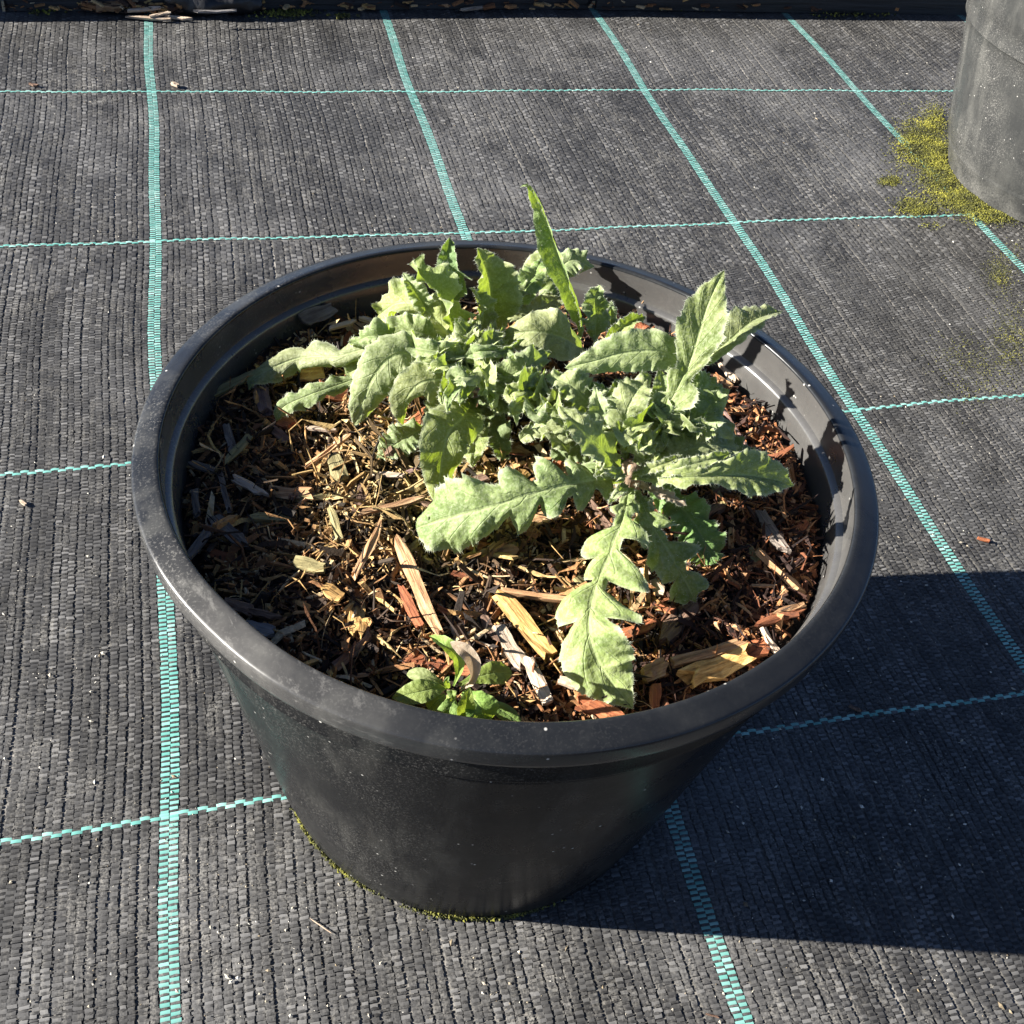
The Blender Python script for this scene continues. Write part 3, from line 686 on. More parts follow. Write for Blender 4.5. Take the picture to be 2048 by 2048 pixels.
def make_leaf(pts, hw, kind='ov', fold=.25, curl=-.35, wave=.2, roll=0., seed=0, lobes=0, lob_end=.6, depth=.65, lob=None,
              mat=None, parent=None, hair=True, teeth=.065, hint=(0, -.45, .9), zbase=None, name='leaf', nuv=(64, 6), label=None):
    r = np.random.default_rng(1000+seed)
    P3 = []
    for (x, y, dz) in pts:
        p = at(x, y, ZM+dz); P3.append(p)
    nu, nh = nuv
    C = catmull(P3, nu)
    T = np.gradient(C, axis=0); T /= np.linalg.norm(T, axis=1)[:, None]
    hn = np.array(hint, float); hn /= np.linalg.norm(hn)
    Sd = np.cross(T, hn[None]); 
    bad = np.linalg.norm(Sd, axis=1) < .25
    Sd[bad] = np.cross(T[bad], np.array([[0, -1., .1]])) if bad.any() else Sd[bad]
    # smooth the frame
    for _ in range(6):
        Sd[1:-1] = (Sd[:-2]+2*Sd[1:-1]+Sd[2:])/4
    Sd -= T*(Sd*T).sum(1)[:, None]; Sd /= np.linalg.norm(Sd, axis=1)[:, None]
    Nn = np.cross(Sd, T)
    rl = roll if np.ndim(roll) else (roll, roll)
    ra = np.linspace(rl[0], rl[1], nu)[:, None]
    Sd, Nn = Sd*np.cos(ra)+Nn*np.sin(ra), Nn*np.cos(ra)-Sd*np.sin(ra)
    t = np.linspace(0, 1, nu)
    w0 = np.interp(t, *PROF[kind])
    ker = np.array([1, 2, 3, 2, 1.])/9
    w0 = np.convolve(np.pad(w0, 2, mode='edge'), ker, 'valid'); w0[-1] = .0
    unit = hw*px_size(C[nu//2])
    length = np.linalg.norm(np.diff(C, axis=0), axis=1).sum()
    sides = []
    for side in (-1, 1):
        w = w0.copy(); ph = r.random()*.6; amp = r.uniform(.85, 1.15)
        if lobes:
            f = t*lobes/lob_end+ph
            cellr = 1+.22*np.sin(np.floor(f)*12.9898+seed+side)
            s = np.abs(np.sin(np.pi*f))**.55
            g_ = np.clip((lob_end+.05-t)/.1, 0, 1)
            w = w*((1-depth*g_)+depth*g_*s*cellr)
        for (sd_, c0, dt, ln_) in (lob or ()):
            if sd_ == side or sd_ == 0:
                cc = c0+(.012*r.standard_normal() if sd_ == 0 else 0); l2 = ln_*r.uniform(.85, 1.1)
                w = np.maximum(w, l2*np.sqrt(np.clip(1-((t-cc)/dt)**2, 0, 1)))
        nt_ = 8+seed % 4
        saw = (t*nt_+ph*5) % 1; saw2 = (t*nt_*2.3+ph*3) % 1
        w = w*(1+teeth*(saw**1.5-.5)*1.6+teeth*.6*(saw2-.5))
        sides.append(w*unit*amp)
    cols_, uvs = [], []
    for side, w in zip((-1, 1), sides):
        cu = curl*(1+.4*r.standard_normal()); fo = fold*(1+.25*r.standard_normal())
        k1, k2 = r.uniform(2.2, 4.2), r.uniform(5, 8); p1, p2 = r.random()*6.28, r.random()*6.28
        s = np.linspace(0, 1, nh+1)
        lay = []
        ax = np.zeros(nu); az = np.zeros(nu)
        cum = [(ax.copy(), az.copy())]
        cut = cu*(1+.6*np.sin(2*np.pi*1.3*t+p2))
        for i in range(1, nh+1):
            sm = (s[i]+s[i-1])/2
            phi = fo+cut*sm**1.3*1.6
            ax = ax+np.cos(phi)*w/nh; az = az+np.sin(phi)*w/nh
            cum.append((ax.copy(), az.copy()))
        for i in range(nh+1):
            ax, az = cum[i]
            wv = wave*unit*(s[i]**1.8)*(np.sin(2*np.pi*k1*t+p1)+.6*np.sin(2*np.pi*k2*t+p2)+.45*np.sin(2*np.pi*(k2*1.9)*t+p1*3))*np.minimum(1, w/(.35*unit))
            q = .075*unit*np.sin(np.pi*s[i])*np.abs(np.sin(np.pi*(9*t-1.6*s[i])))*np.minimum(1, w/(.5*unit))
            nz = r.normal(0, .006*unit, nu)*(i > 0)
            sl = .30*w*s[i]*(1.0 if (lobes or lob) else .25)
            pos = C+Sd*(side*ax)[:, None]+Nn*(az+wv+q+nz)[:, None]+T*sl[:, None]
            lay.append(pos)
        cols_.append(lay)
    grid = cols_[0][:0:-1]+[cols_[0][0]]+cols_[1][1:]
    vv_ = np.concatenate([-np.linspace(1, 0, nh+1)[:-1], [0], np.linspace(0, 1, nh+1)[1:]])
    G = np.stack(grid, 1)                                    # nu, 2nh+1, 3
    nc = 2*nh+1
    # nothing sinks below the mulch
    zmin = zm(G[..., 0], G[..., 1])+.002
    d_ = zmin-G[..., 2]; G[..., 2] = np.where(d_ > 0, zmin+.004*np.tanh(-d_/.02)+.004, G[..., 2])
    V = G.reshape(-1, 3)
    UV = np.stack([np.repeat(t, nc), np.tile(vv_, nu)], -1)
    idx = np.arange(nu*nc).reshape(nu, nc)
    Q = np.stack([idx[:-1, :-1], idx[:-1, 1:], idx[1:, 1:], idx[1:, :-1]], -1).reshape(-1, 4)
    tris = []
    nq = len(Q)
    if hair:
        HV, HT = [], []; off = len(V); hl = .0052
        for cidx, side in ((0, -1), (nc-1, 1)):
            e = G[:, cidx]; out = G[:, cidx]-G[:, cidx+(1 if side < 0 else -1)]
            ln = np.linalg.norm(out, axis=1)[:, None]; out = out/np.maximum(ln, 1e-6)
            for k in range(HAIR_N):
                fr = r.random((nu-1, 1)); b = e[:-1]*(1-fr)+e[1:]*fr
                dr = out[:-1]+.6*r.standard_normal((nu-1, 3)); dr /= np.linalg.norm(dr, axis=1)[:, None]
                tn = T[:-1]*.00028
                tip = b+dr*hl*(.25+1.2*r.random((nu-1, 1))**2.5)
                n0 = off+len(HV)*0
                HV.append(np.stack([b-tn, b+tn, tip], 1).reshape(-1, 3))
        # short down on the blade
        m_ = 260
        i_ = r.integers(1, nu-2, m_); j_ = r.integers(0, nc-1, m_); b = G[i_, j_]
        sgn = np.where(r.random((m_, 1)) < .7, 1, -1)
        dr = Nn[i_]*sgn+.7*r.standard_normal((m_, 3)); dr /= np.linalg.norm(dr, axis=1)[:, None]
        tip = b+dr*hl*.6*(.4+.8*r.random((m_, 1))); tn = T[i_]*.00024
        HV.append(np.stack([b-tn, b+tn, tip], 1).reshape(-1, 3))
        HVa = np.concatenate(HV); tris = off+np.arange(len(HVa)).reshape(-1, 3)
        V = np.concatenate([V, HVa]); UV = np.concatenate([UV, np.zeros((len(HVa), 2))])
    mi = np.concatenate([np.zeros(nq, int), np.ones(len(tris), int)])
    # origin of the leaf at its foot
    o0 = C[0]
    me = mesh_np('leaf', (V-o0)*K, Q, tris if len(tris) else None, smooth=True, uv=UV, mat_index=mi)
    me.materials.append(mat or M_LEAF); me.materials.append(M_HAIR)
    o = new_obj(name, me, None, parent)
    pw = Vector(parent['_o']) if parent is not None and '_o' in parent else Vector((0, 0, 0))
    o.location = Vector(o0*K)-pw
    if label: o['label'] = label
    return o

def crown(name, px, py, parent, h=.07, rad=.022, mat=None, seed=0):
    """short stubby stem the leaves spring from"""
    r = np.random.default_rng(seed); b = at(px, py, ZM+.04)
    z0 = zm(b[0], b[1])-.02-ZM+ZM
    n, m = 14, 9; V = []
    for k in range(m):
        f = k/(m-1); zz = z0+(h+.02)*f; rr_ = rad*(1.25-.75*f)*(1+.15*math.sin(9*f))
        for i in range(n):
            a = 2*math.pi*i/n; q = rr_*(1+.25*math.sin(5*a+6*f)+.1*r.standard_normal())
            V.append((b[0]+q*math.cos(a), b[1]+q*math.sin(a), zz))
    V.append((b[0], b[1], z0+h+.024)); V = np.array(V)
    idx = np.arange(n*m).reshape(m, n); Q = np.concatenate([np.stack([idx[k], np.roll(idx[k], -1), np.roll(idx[k+1], -1), idx[k+1]], -1) for k in range(m-1)])
    tr = np.array([(idx[-1, i], idx[-1, (i+1) % n], n*m) for i in range(n)])
    o0 = np.array([b[0], b[1], z0])
    uv = np.stack([np.linspace(0, 1, len(V)), np.full(len(V), .5)], -1)
    o = new_obj(name, mesh_np(name, (V-o0)*K, Q, tr, smooth=True, uv=uv), mat or M_DRY, parent)
    pw = Vector(parent['_o']) if parent is not None and '_o' in parent else Vector((0, 0, 0))
    o.location = Vector(o0*K)-pw; o['_o'] = tuple(o0*K)
    return o

pc = at(1090, 860, ZM); pc = (pc[0]*K, pc[1]*K, ZM*K)
plant = bpy.data.objects.new('leafy_plant', None); COL.objects.link(plant); plant.location = pc; plant['_o'] = pc
plant['label'] = 'hairy grey-green plant with lobed leaves growing in the middle of the black pot'; plant['category'] = 'plant'
ros1 = crown('rosette', 937, 775, plant, seed=1); ros2 = crown('rosette', 1257, 958, plant, seed=2)
ros1['label'] = 'back left rosette of crowded curly leaves'; ros2['label'] = 'front right rosette of spreading lobed leaves'
# pts: (photo x, photo y, height above mulch) from foot to tip; half width in photo pixels
LEFT = [
 dict(pts=[(1150, 700, .05), (1166, 655, .08), (1150, 590, .15), (1122, 525, .22), (1098, 455, .29), (1078, 398, .345), (1056, 370, .37), (1040, 374, .365)], hw=34, kind='lan', fold=.5, curl=.3, wave=.07, roll=.0, teeth=.03, hint=(-.75, -.6, .35)),
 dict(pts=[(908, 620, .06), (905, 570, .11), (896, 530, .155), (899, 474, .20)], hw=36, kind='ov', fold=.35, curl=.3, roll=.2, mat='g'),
 dict(pts=[(935, 720, .05), (912, 668, .09), (884, 600, .15), (852, 562, .18), (818, 528, .20)], hw=50, kind='pin', lobes=2, lob_end=.55, depth=.4, fold=.45, curl=.25, roll=-.25),
 dict(pts=[(985, 690, .04), (983, 640, .08), (978, 565, .15), (955, 495, .215)], hw=62, kind='ov', fold=.3, curl=.15, wave=.1),
 dict(pts=[(1076, 610, .05), (1110, 550, .09), (1145, 520, .11), (1190, 534, .09)], hw=34, kind='ov', fold=.2, curl=-.4),
 dict(pts=[(1130, 600, .05), (1108, 560, .09), (1080, 535, .10), (1040, 560, .085)], hw=36, kind='ov', fold=.2, curl=-.4),
 dict(pts=[(981, 645, .06), (1000, 600, .10), (1030, 578, .11), (1072, 590, .10)], hw=26, kind='ov', fold=.3, curl=-.3),
 dict(pts=[(988, 650, .05), (1030, 630, .08), (1080, 615, .075), (1128, 588, .06)], hw=24, kind='pin', lobes=3, fold=.2, curl=-.3),
 dict(pts=[(1176, 706, .05), (1130, 678, .11), (1080, 664, .13), (1030, 668, .12), (990, 684, .09)], hw=46, kind='ov', fold=.15, curl=-.5, wave=.1, roll=.4),
 dict(pts=[(950, 770, .08), (972, 748, .11), (1005, 715, .14), (1050, 678, .17)], hw=34, kind='lan', fold=.8, curl=.3, wave=.1, roll=.4),
 dict(pts=[(950, 765, .08), (968, 780, .12), (985, 800, .11), (994, 828, .08)], hw=20, kind='ov', fold=.5, wave=.25, roll=.3),
 dict(pts=[(955, 760, .08), (980, 755, .13), (1012, 768, .13), (1040, 790, .10)], hw=26, kind='ov', fold=.5, wave=.25, curl=-.5),
 dict(pts=[(930, 740, .07), (890, 660, .10), (840, 615, .12), (795, 608, .11), (757, 630, .08)], hw=46, kind='pin', lobes=3, lob_end=.6, depth=.4, fold=.2, curl=-.4, wave=.2),
 dict(pts=[(880, 660, .08), (850, 615, .12), (825, 575, .15), (806, 546, .165)], hw=26, kind='lan', fold=.6, wave=.2, roll=.3),
 dict(pts=[(915, 750, .08), (871, 728, .115), (800, 708, .125), (730, 700, .11), (676, 712, .09), (600, 716, .06), (540, 738, .045), (508, 757, .03), (497, 780, .012)], hw=36, kind='pin', lobes=5, lob_end=.8, depth=.5, fold=.1, curl=-.9, wave=.2, nuv=(96, 6)),
 dict(pts=[(905, 745, .09), (850, 716, .13), (790, 712, .145), (745, 758, .115), (708, 850, .03)], hw=66, kind='ov', fold=.08, curl=-.45, wave=.1, roll=.15),
 dict(pts=[(800, 740, .05), (732, 752, .065), (676, 770, .06), (614, 792, .05), (566, 815, .03), (552, 842, .012)], hw=28, kind='pin', lobes=4, lob_end=.8, depth=.5, fold=.1, curl=-.7),
 dict(pts=[(938, 775, .08), (900, 762, .13), (845, 765, .14), (812, 800, .11), (806, 850, .05)], hw=44, kind='ov', fold=-.1, curl=-.9, wave=.1, roll=.2),
 dict(pts=[(945, 785, .06), (915, 805, .09), (880, 830, .09), (845, 860, .05)], hw=44, kind='ov', fold=.2, curl=-.4),
 dict(pts=[(950, 800, .07), (925, 835, .12), (895, 872, .125), (880, 945, .075), (874, 1012, .025)], hw=54, kind='ov', fold=.12, curl=-.35, wave=.12, roll=.1),
 dict(pts=[(860, 850, .03), (825, 868, .04), (790, 890, .035), (752, 918, .012)], hw=36, kind='ov', fold=.15, curl=-.3),
 dict(pts=[(960, 790, .06), (1010, 800, .09), (1070, 812, .095), (1130, 840, .06)], hw=46, kind='pin', lobes=2, depth=.35, fold=.2, curl=-.3),
 dict(pts=[(1190, 690, .05), (1192, 640, .09), (1190, 600, .13), (1200, 570, .15)], hw=30, kind='ov', fold=.25, curl=-.3),
 dict(pts=[(1220, 680, .05), (1222, 640, .08), (1222, 602, .11)], hw=15, kind='lan', fold=.6),
 dict(pts=[(925, 700, .06), (960, 660, .10), (965, 620, .13), (940, 575, .16)], hw=28, kind='lan', fold=.5, curl=.2, roll=-.3),
 dict(pts=[(945, 760, .08), (925, 735, .12), (905, 700, .145), (880, 675, .15)], hw=24, kind='lan', fold=.6, wave=.2),
 dict(pts=[(950, 755, .08), (955, 720, .12), (948, 685, .15)], hw=18, kind='lan', fold=.7, wave=.2),
 dict(pts=[(930, 770, .09), (880, 745, .135), (840, 735, .14), (800, 748, .12)], hw=30, kind='ov', fold=.2, curl=-.5, wave=.2),
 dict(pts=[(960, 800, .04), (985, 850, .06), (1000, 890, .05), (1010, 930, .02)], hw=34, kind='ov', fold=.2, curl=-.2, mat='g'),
 dict(pts=[(955, 800, .06), (1005, 765, .12), (1055, 732, .15), (1102, 702, .14)], hw=34, kind='ov', fold=.3, curl=-.3, roll=-.2),
 dict(pts=[(985, 800, .06), (1030, 775, .11), (1075, 770, .12), (1122, 792, .10)], hw=36, kind='ov', fold=.25, curl=-.4, roll=-.3),
 dict(pts=[(1000, 640, .05), (1030, 610, .08), (1060, 562, .12), (1086, 515, .13)], hw=26, kind='ov', fold=.3, curl=-.3),
 dict(pts=[(890, 690, .08), (850, 668, .12), (800, 664, .12), (768, 690, .09)], hw=36, kind='pin', lobes=2, depth=.4, fold=.25, curl=-.5, roll=.3),
 dict(pts=[(860, 745, .07), (800, 735, .09), (740, 733, .08), (690, 748, .06)], hw=34, kind='pin', lobes=3, depth=.5, fold=.2, curl=-.6, roll=.2),
 dict(pts=[(960, 830, .05), (950, 880, .08), (945, 935, .06)], hw=34, kind='ov', fold=.3, curl=-.3),
 dict(pts=[(840, 700, .08), (790, 690, .12), (745, 672, .14), (700, 690, .11)], hw=28, kind='lan', fold=.5, curl=-.4, wave=.3),
]
RIGHT = [
 dict(pts=[(1240, 900, .07), (1215, 860, .13), (1200, 815, .16), (1190, 770, .18)], hw=28, kind='ov', fold=.4, curl=-.2, roll=.3),
 dict(pts=[(1085, 840, .08), (1112, 872, .12), (1138, 905, .10)], hw=30, kind='ov', fold=.3, curl=-.4),
 dict(pts=[(1300, 930, .06), (1370, 915, .09), (1430, 930, .085), (1490, 960, .06)], hw=34, kind='ov', fold=.2, curl=-.3),
 dict(pts=[(1268, 935, .07), (1312, 862, .13), (1332, 800, .17), (1318, 738, .205)], hw=46, kind='ov', fold=.25, curl=-.2, roll=.3),
 dict(pts=[(1275, 930, .07), (1345, 872, .12), (1402, 832, .15), (1442, 772, .17)], hw=50, kind='ov', fold=.2, curl=-.25, roll=.1),
 dict(pts=[(1330, 850, .12), (1375, 806, .16), (1412, 776, .17), (1456, 792, .15)], hw=42, kind='ov', fold=.2, curl=-.35),
 dict(pts=[(1280, 905, .10), (1252, 842, .15), (1270, 790, .18), (1302, 748, .19)], hw=38, kind='ov', fold=.3, curl=-.2, roll=.2),
 dict(pts=[(1290, 938, .08), (1362, 905, .12), (1422, 890, .13), (1478, 896, .11)], hw=46, kind='ov', fold=.2, curl=-.3),
 dict(pts=[(1230, 860, .09), (1180, 810, .14), (1140, 770, .17), (1090, 752, .17)], hw=40, kind='ov', fold=.3, curl=-.35, roll=.2),
 dict(pts=[(1250, 955, .09), (1161, 965, .125), (1062, 989, .12), (979, 1015, .10), (900, 1036, .07), (832, 1056, .03)], hw=84, kind='term', lob=[(0, .12, .05, .7), (0, .24, .058, .85), (0, .37, .06, .95), (0, .50, .065, 1.0)], fold=.1, curl=-.45, wave=.10, roll=.2, teeth=.08, nuv=(130, 7)),
 dict(pts=[(1258, 975, .09), (1248, 1030, .115), (1224, 1095, .105), (1190, 1180, .085), (1178, 1255, .085), (1200, 1330, .055), (1266, 1418, .02)], hw=82, kind='tip', lob=[(0, .16, .05, .35), (-1, .27, .05, .7), (1, .33, .055, .95), (1, .44, .05, .6), (-1, .42, .05, 1.15), (1, .575, .07, 1.1), (-1, .585, .07, 1.2)], fold=.12, curl=-.35, wave=.10, roll=-.4, teeth=.06, nuv=(130, 7)),
 dict(pts=[(1275, 980, .08), (1300, 1040, .10), (1338, 1105, .08), (1372, 1165, .045), (1392, 1205, .02)], hw=60, kind='stalk', lob=[(-1, .35, .09, .9), (1, .40, .13, .8), (1, .62, .16, .85), (-1, .62, .08, 1.1), (-1, .85, .08, .6), (1, .86, .09, .6)], fold=.1, curl=-.3, wave=.1, teeth=.08, nuv=(110, 7)),
 dict(pts=[(1265, 955, .09), (1320, 955, .125), (1385, 955, .145), (1480, 950, .14), (1540, 958, .125), (1588, 971, .105)], hw=50, kind='lyr', lob=[(0, .2, .05, .4), (0, .33, .06, .5)], fold=.22, curl=-.15, wave=.08, roll=-.2, teeth=.07, nuv=(90, 7)),
 dict(pts=[(1268, 935, .07), (1300, 872, .12), (1345, 795, .18), (1378, 730, .23), (1396, 675, .265), (1418, 605, .305), (1449, 540, .335)], hw=56, kind='lyr', lob=[(1, .22, .06, .7), (-1, .30, .07, .75), (1, .38, .07, .95), (-1, .44, .06, .6)], fold=.18, curl=.1, wave=.07, roll=.2, teeth=.08, nuv=(110, 7)),
 dict(pts=[(1372, 760, .18), (1405, 725, .22), (1455, 685, .245), (1510, 640, .255), (1566, 622, .24)], hw=40, kind='ov', fold=.35, curl=-.3, wave=.08, roll=0., hint=(-.45, -.2, .85)),
 dict(pts=[(1380, 730, .20), (1400, 712, .235), (1430, 692, .25), (1454, 676, .255)], hw=18, kind='lan', fold=.9, curl=.3),
 dict(pts=[(1375, 770, .16), (1362, 730, .20), (1320, 704, .225), (1250, 706, .22), (1190, 722, .205), (1130, 736, .19)], hw=46, kind='ov', fold=.1, curl=-.35, wave=.08, roll=.55),
 dict(pts=[(1205, 720, .11), (1222, 680, .15), (1255, 648, .175), (1292, 632, .185)], hw=28, kind='lan', fold=.5, curl=.2),
 dict(pts=[(1245, 945, .08), (1222, 915, .13), (1172, 868, .18), (1118, 812, .20)], hw=56, kind='ov', fold=.3, curl=-.3, wave=.1, roll=-.2),
 dict(pts=[(1040, 880, .09), (1085, 848, .12), (1140, 828, .13), (1202, 822, .12)], hw=40, kind='pin', lobes=2, depth=.3, fold=.15, curl=-.35, wave=.15),
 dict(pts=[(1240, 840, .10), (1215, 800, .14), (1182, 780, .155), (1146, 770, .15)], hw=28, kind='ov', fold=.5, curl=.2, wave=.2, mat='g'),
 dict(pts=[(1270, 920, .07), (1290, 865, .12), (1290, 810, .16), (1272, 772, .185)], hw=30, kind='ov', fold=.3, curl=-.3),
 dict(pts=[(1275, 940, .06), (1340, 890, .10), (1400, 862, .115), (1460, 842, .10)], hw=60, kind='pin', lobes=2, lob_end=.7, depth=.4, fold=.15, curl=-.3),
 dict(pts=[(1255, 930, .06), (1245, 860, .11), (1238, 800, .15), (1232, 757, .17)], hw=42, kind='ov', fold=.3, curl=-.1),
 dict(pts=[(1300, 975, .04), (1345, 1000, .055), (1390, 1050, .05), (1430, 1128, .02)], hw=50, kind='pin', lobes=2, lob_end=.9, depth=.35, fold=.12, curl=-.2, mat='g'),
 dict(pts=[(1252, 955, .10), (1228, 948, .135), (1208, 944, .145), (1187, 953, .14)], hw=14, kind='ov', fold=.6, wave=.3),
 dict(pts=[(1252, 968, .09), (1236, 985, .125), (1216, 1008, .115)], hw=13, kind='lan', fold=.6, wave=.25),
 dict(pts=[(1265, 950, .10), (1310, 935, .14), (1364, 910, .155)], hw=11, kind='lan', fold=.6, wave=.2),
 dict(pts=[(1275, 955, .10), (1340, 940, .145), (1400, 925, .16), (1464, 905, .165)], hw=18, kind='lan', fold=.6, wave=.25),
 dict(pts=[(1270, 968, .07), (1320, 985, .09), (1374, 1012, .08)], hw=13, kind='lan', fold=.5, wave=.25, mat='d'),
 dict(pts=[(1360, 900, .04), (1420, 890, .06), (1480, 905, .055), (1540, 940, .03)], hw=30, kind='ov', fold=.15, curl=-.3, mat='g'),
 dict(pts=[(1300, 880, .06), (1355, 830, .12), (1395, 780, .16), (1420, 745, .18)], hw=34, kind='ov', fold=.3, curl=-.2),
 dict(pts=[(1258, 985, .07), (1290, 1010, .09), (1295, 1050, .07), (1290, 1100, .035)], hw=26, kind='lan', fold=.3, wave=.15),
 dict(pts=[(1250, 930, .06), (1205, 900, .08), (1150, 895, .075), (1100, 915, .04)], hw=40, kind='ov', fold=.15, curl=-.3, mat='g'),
 dict(pts=[(1290, 900, .06), (1330, 850, .10), (1350, 800, .13), (1400, 820, .13)], hw=34, kind='ov', fold=.2, curl=-.4),
]
fr = np.random.default_rng(77)
for (cx, cy, R0, R1, num, lst) in ((915, 735, 45, 150, 22, LEFT), (1225, 880, 40, 120, 12, RIGHT), (1075, 800, 30, 95, 11, LEFT), (1330, 850, 40, 110, 8, RIGHT)):
    for k in range(num):
        a = fr.uniform(0, 2*np.pi); Rr = fr.uniform(R0, R1); dx, dy = math.cos(a)*Rr, math.sin(a)*Rr*.72
        hb, hm = fr.uniform(.07, .10), fr.uniform(.12, .165); ht = hm-fr.uniform(-.02, .05); j = fr.normal(0, 10, 4)
        lst.append(dict(pts=[(cx+dx*.12, cy+dy*.12, hb), (cx+dx*.5+j[0], cy+dy*.5-12+j[1], hm), (cx+dx*.82+j[2], cy+dy*.82-8+j[3], hm*.98), (cx+dx, cy+dy, ht)],
                        hw=fr.uniform(18, 30), kind=str(fr.choice(['ov', 'lan', 'ov'])), fold=fr.uniform(.3, .8), curl=fr.uniform(-.9, .5), wave=fr.uniform(.2, .38), roll=fr.uniform(-.4, .5)))
MM = {'g': M_LEAF2, 'd': M_DRY, 'w': M_WEED}
n = 0
for par, lst in ((ros1, LEFT), (ros2, RIGHT)):
    for s in lst:
        s = dict(s); s['mat'] = MM.get(s.get('mat'), M_LEAF)
        s['wave'] = s.get('wave', .2)*1.35; s['fold'] = s.get('fold', .25)*1.2; s['curl'] = s.get('curl', -.35)*1.25
        make_leaf(parent=par, seed=n, **s); n += 1

# ------------------------------------------------------------------ seedling weed by the front rim
wc = at(900, 1385, ZM); wc = (wc[0]*K, wc[1]*K, ZM*K)
weed = bpy.data.objects.new('weed_seedling', None); COL.objects.link(weed); weed.location = wc; weed['_o'] = wc
weed['label'] = 'small smooth-leaved weed seedling sprouting at the front rim of the black pot'; weed['category'] = 'plant'
crown('stem', 903, 1385, weed, h=.04, rad=.010, mat=M_WEED, seed=3)
WEED = [
 dict(pts=[(893, 1377, .045), (868, 1378, .055), (835, 1385, .055), (784, 1396, .045)], hw=24, kind='ov', fold=.2, curl=-.15),
 dict(pts=[(893, 1370, .045), (866, 1356, .055), (840, 1348, .055), (813, 1349, .045)], hw=12, kind='sp', fold=.2, curl=-.3),
 dict(pts=[(918, 1370, .04), (950, 1356, .045), (985, 1347, .045), (1024, 1345, .035)], hw=22, kind='sp', fold=.1, curl=-.2),
 dict(pts=[(908, 1372, .05), (917, 1345, .075), (914, 1315, .10), (890, 1292, .115), (858, 1272, .11)], hw=14, kind='sp', fold=.5, curl=.2, roll=(.6, -.8)),
 dict(pts=[(920, 1380, .05), (942, 1360, .08), (946, 1330, .105), (932, 1302, .125), (900, 1284, .125)], hw=18, kind='sp', fold=.6, curl=.3, roll=(-.5, .6), mat='d'),
 dict(pts=[(932, 1446, .02), (930, 1425, .05), (934, 1400, .08), (939, 1373, .10)], hw=19, kind='lan', fold=.2, curl=.1),
 dict(pts=[(925, 1385, .045), (945, 1395, .06), (962, 1418, .055), (972, 1450, .03)], hw=28, kind='sp', fold=.15, curl=-.2),
 dict(pts=[(905, 1395, .045), (902, 1408, .055), (897, 1425, .05), (890, 1446, .03)], hw=24, kind='sp', fold=.3, curl=-.2),
 dict(pts=[(890, 1390, .04), (875, 1402, .045), (858, 1420, .035)], hw=16, kind='sp', fold=.2, curl=-.2),
 dict(pts=[(940, 1385, .03), (975, 1405, .035), (1010, 1425, .03), (1044, 1450, .02)], hw=15, kind='sp', fold=.2, curl=-.2),
 dict(pts=[(903, 1380, .05), (905, 1388, .06), (908, 1398, .055)], hw=9, kind='ov', fold=.6),
 dict(pts=[(900, 1375, .05), (893, 1365, .07), (898, 1352, .08)], hw=7, kind='ov', fold=.6),
]
for k, s in enumerate(WEED):
    s = dict(s); s['mat'] = MM.get(s.get('mat'), M_WEED)
    s['hw'] *= 1.2; s.setdefault('wave', .06)
    make_leaf(parent=weed, seed=200+k, hair=False, teeth=.01, nuv=(40, 5), **s)
for o in list(bpy.data.objects):
    if '_o' in o: del o['_o']

# ------------------------------------------------------------------ bark litter and film at the far edge
def flat_at(x, y, z=.01): return at(x, y, z)
LITTER = [
 (196, 14, 250, 10, 20, .03, .03, .5, 'tan', 'round pinkish bark chunk at the far left end of the fabric'),
 (256, 22, 320, 16, 7, .03, .03, .6, 'pale', 'upper pale wood strip beside the pinkish bark chunk'),
 (262, 34, 345, 39, 7, .012, .012, .6, 'pale', 'lowest pale wood strip on the fabric end next to a turquoise line'),
 (300, 33, 338, 25, 6, .02, .03, .6, 'pale', 'short pale chip crossing between the two wood strips'),
 (334, 33, 378, 38, 7, .012, .012, .6, 'pale', 'bright pale chip at the right end of the bark litter'),
 (392, 24, 470, 22, 6, .06, .06, .6, 'grey', 'grey strip lying on the black film fold'),
 (836, 6, 892, 10, 9, .02, .02, .6, 'tan', 'brown bark scrap at the far edge left of centre'),
 (924, 20, 985, 12, 6, .015, .02, .6, 'pale', 'thin pale bark curl at the far edge near centre'),
]
for n, (x0, y0, x1, y1, w, d0, d1, tf, col, lab) in enumerate(LITTER):
    a = at(x0, y0, d0); b = at(x1, y1, d1); W = w*px_size(a)*1.1
    put_chip(a, b, W, W*tf, col, n+3, .2, name='bark_scrap', label=lab, category='bark', group='bark scraps at the far edge of the fabric')
# crumpled black film lying against the board
a = at(330, 14, .02); b = at(525, 20, .02)
nx, nt = 40, 16; V = []
r5 = np.random.default_rng(5)
for i in range(nx):
    f = i/(nx-1); c = a*(1-f)+b*f; rad = .075*math.sin(math.pi*min(1, max(.04, f*.96+.02)))**.4*(1+.15*math.sin(7*f)+.08*math.sin(19*f))
    for j in range(nt):
        t = 2*math.pi*j/nt; q = 1+.12*math.sin(3*t+9*f)+.06*r5.standard_normal()
        V.append((c[0], c[1]+rad*.8*q*math.cos(t), max(.003, .05+rad*.75*q*math.sin(t))))
idx = np.arange(nx*nt).reshape(nx, nt); Q = np.concatenate([np.stack([idx[k], np.roll(idx[k], -1), np.roll(idx[k+1], -1), idx[k+1]], -1) for k in range(nx-1)])
caps = [tuple(idx[0][::-1]), tuple(idx[-1])]
V = np.array(V); o0 = V.mean(0); o0[2] = 0
tr = [(idx[0, 0], idx[0, j+1], idx[0, j]) for j in range(1, nt-1)]+[(idx[-1, 0], idx[-1, j], idx[-1, j+1]) for j in range(1, nt-1)]
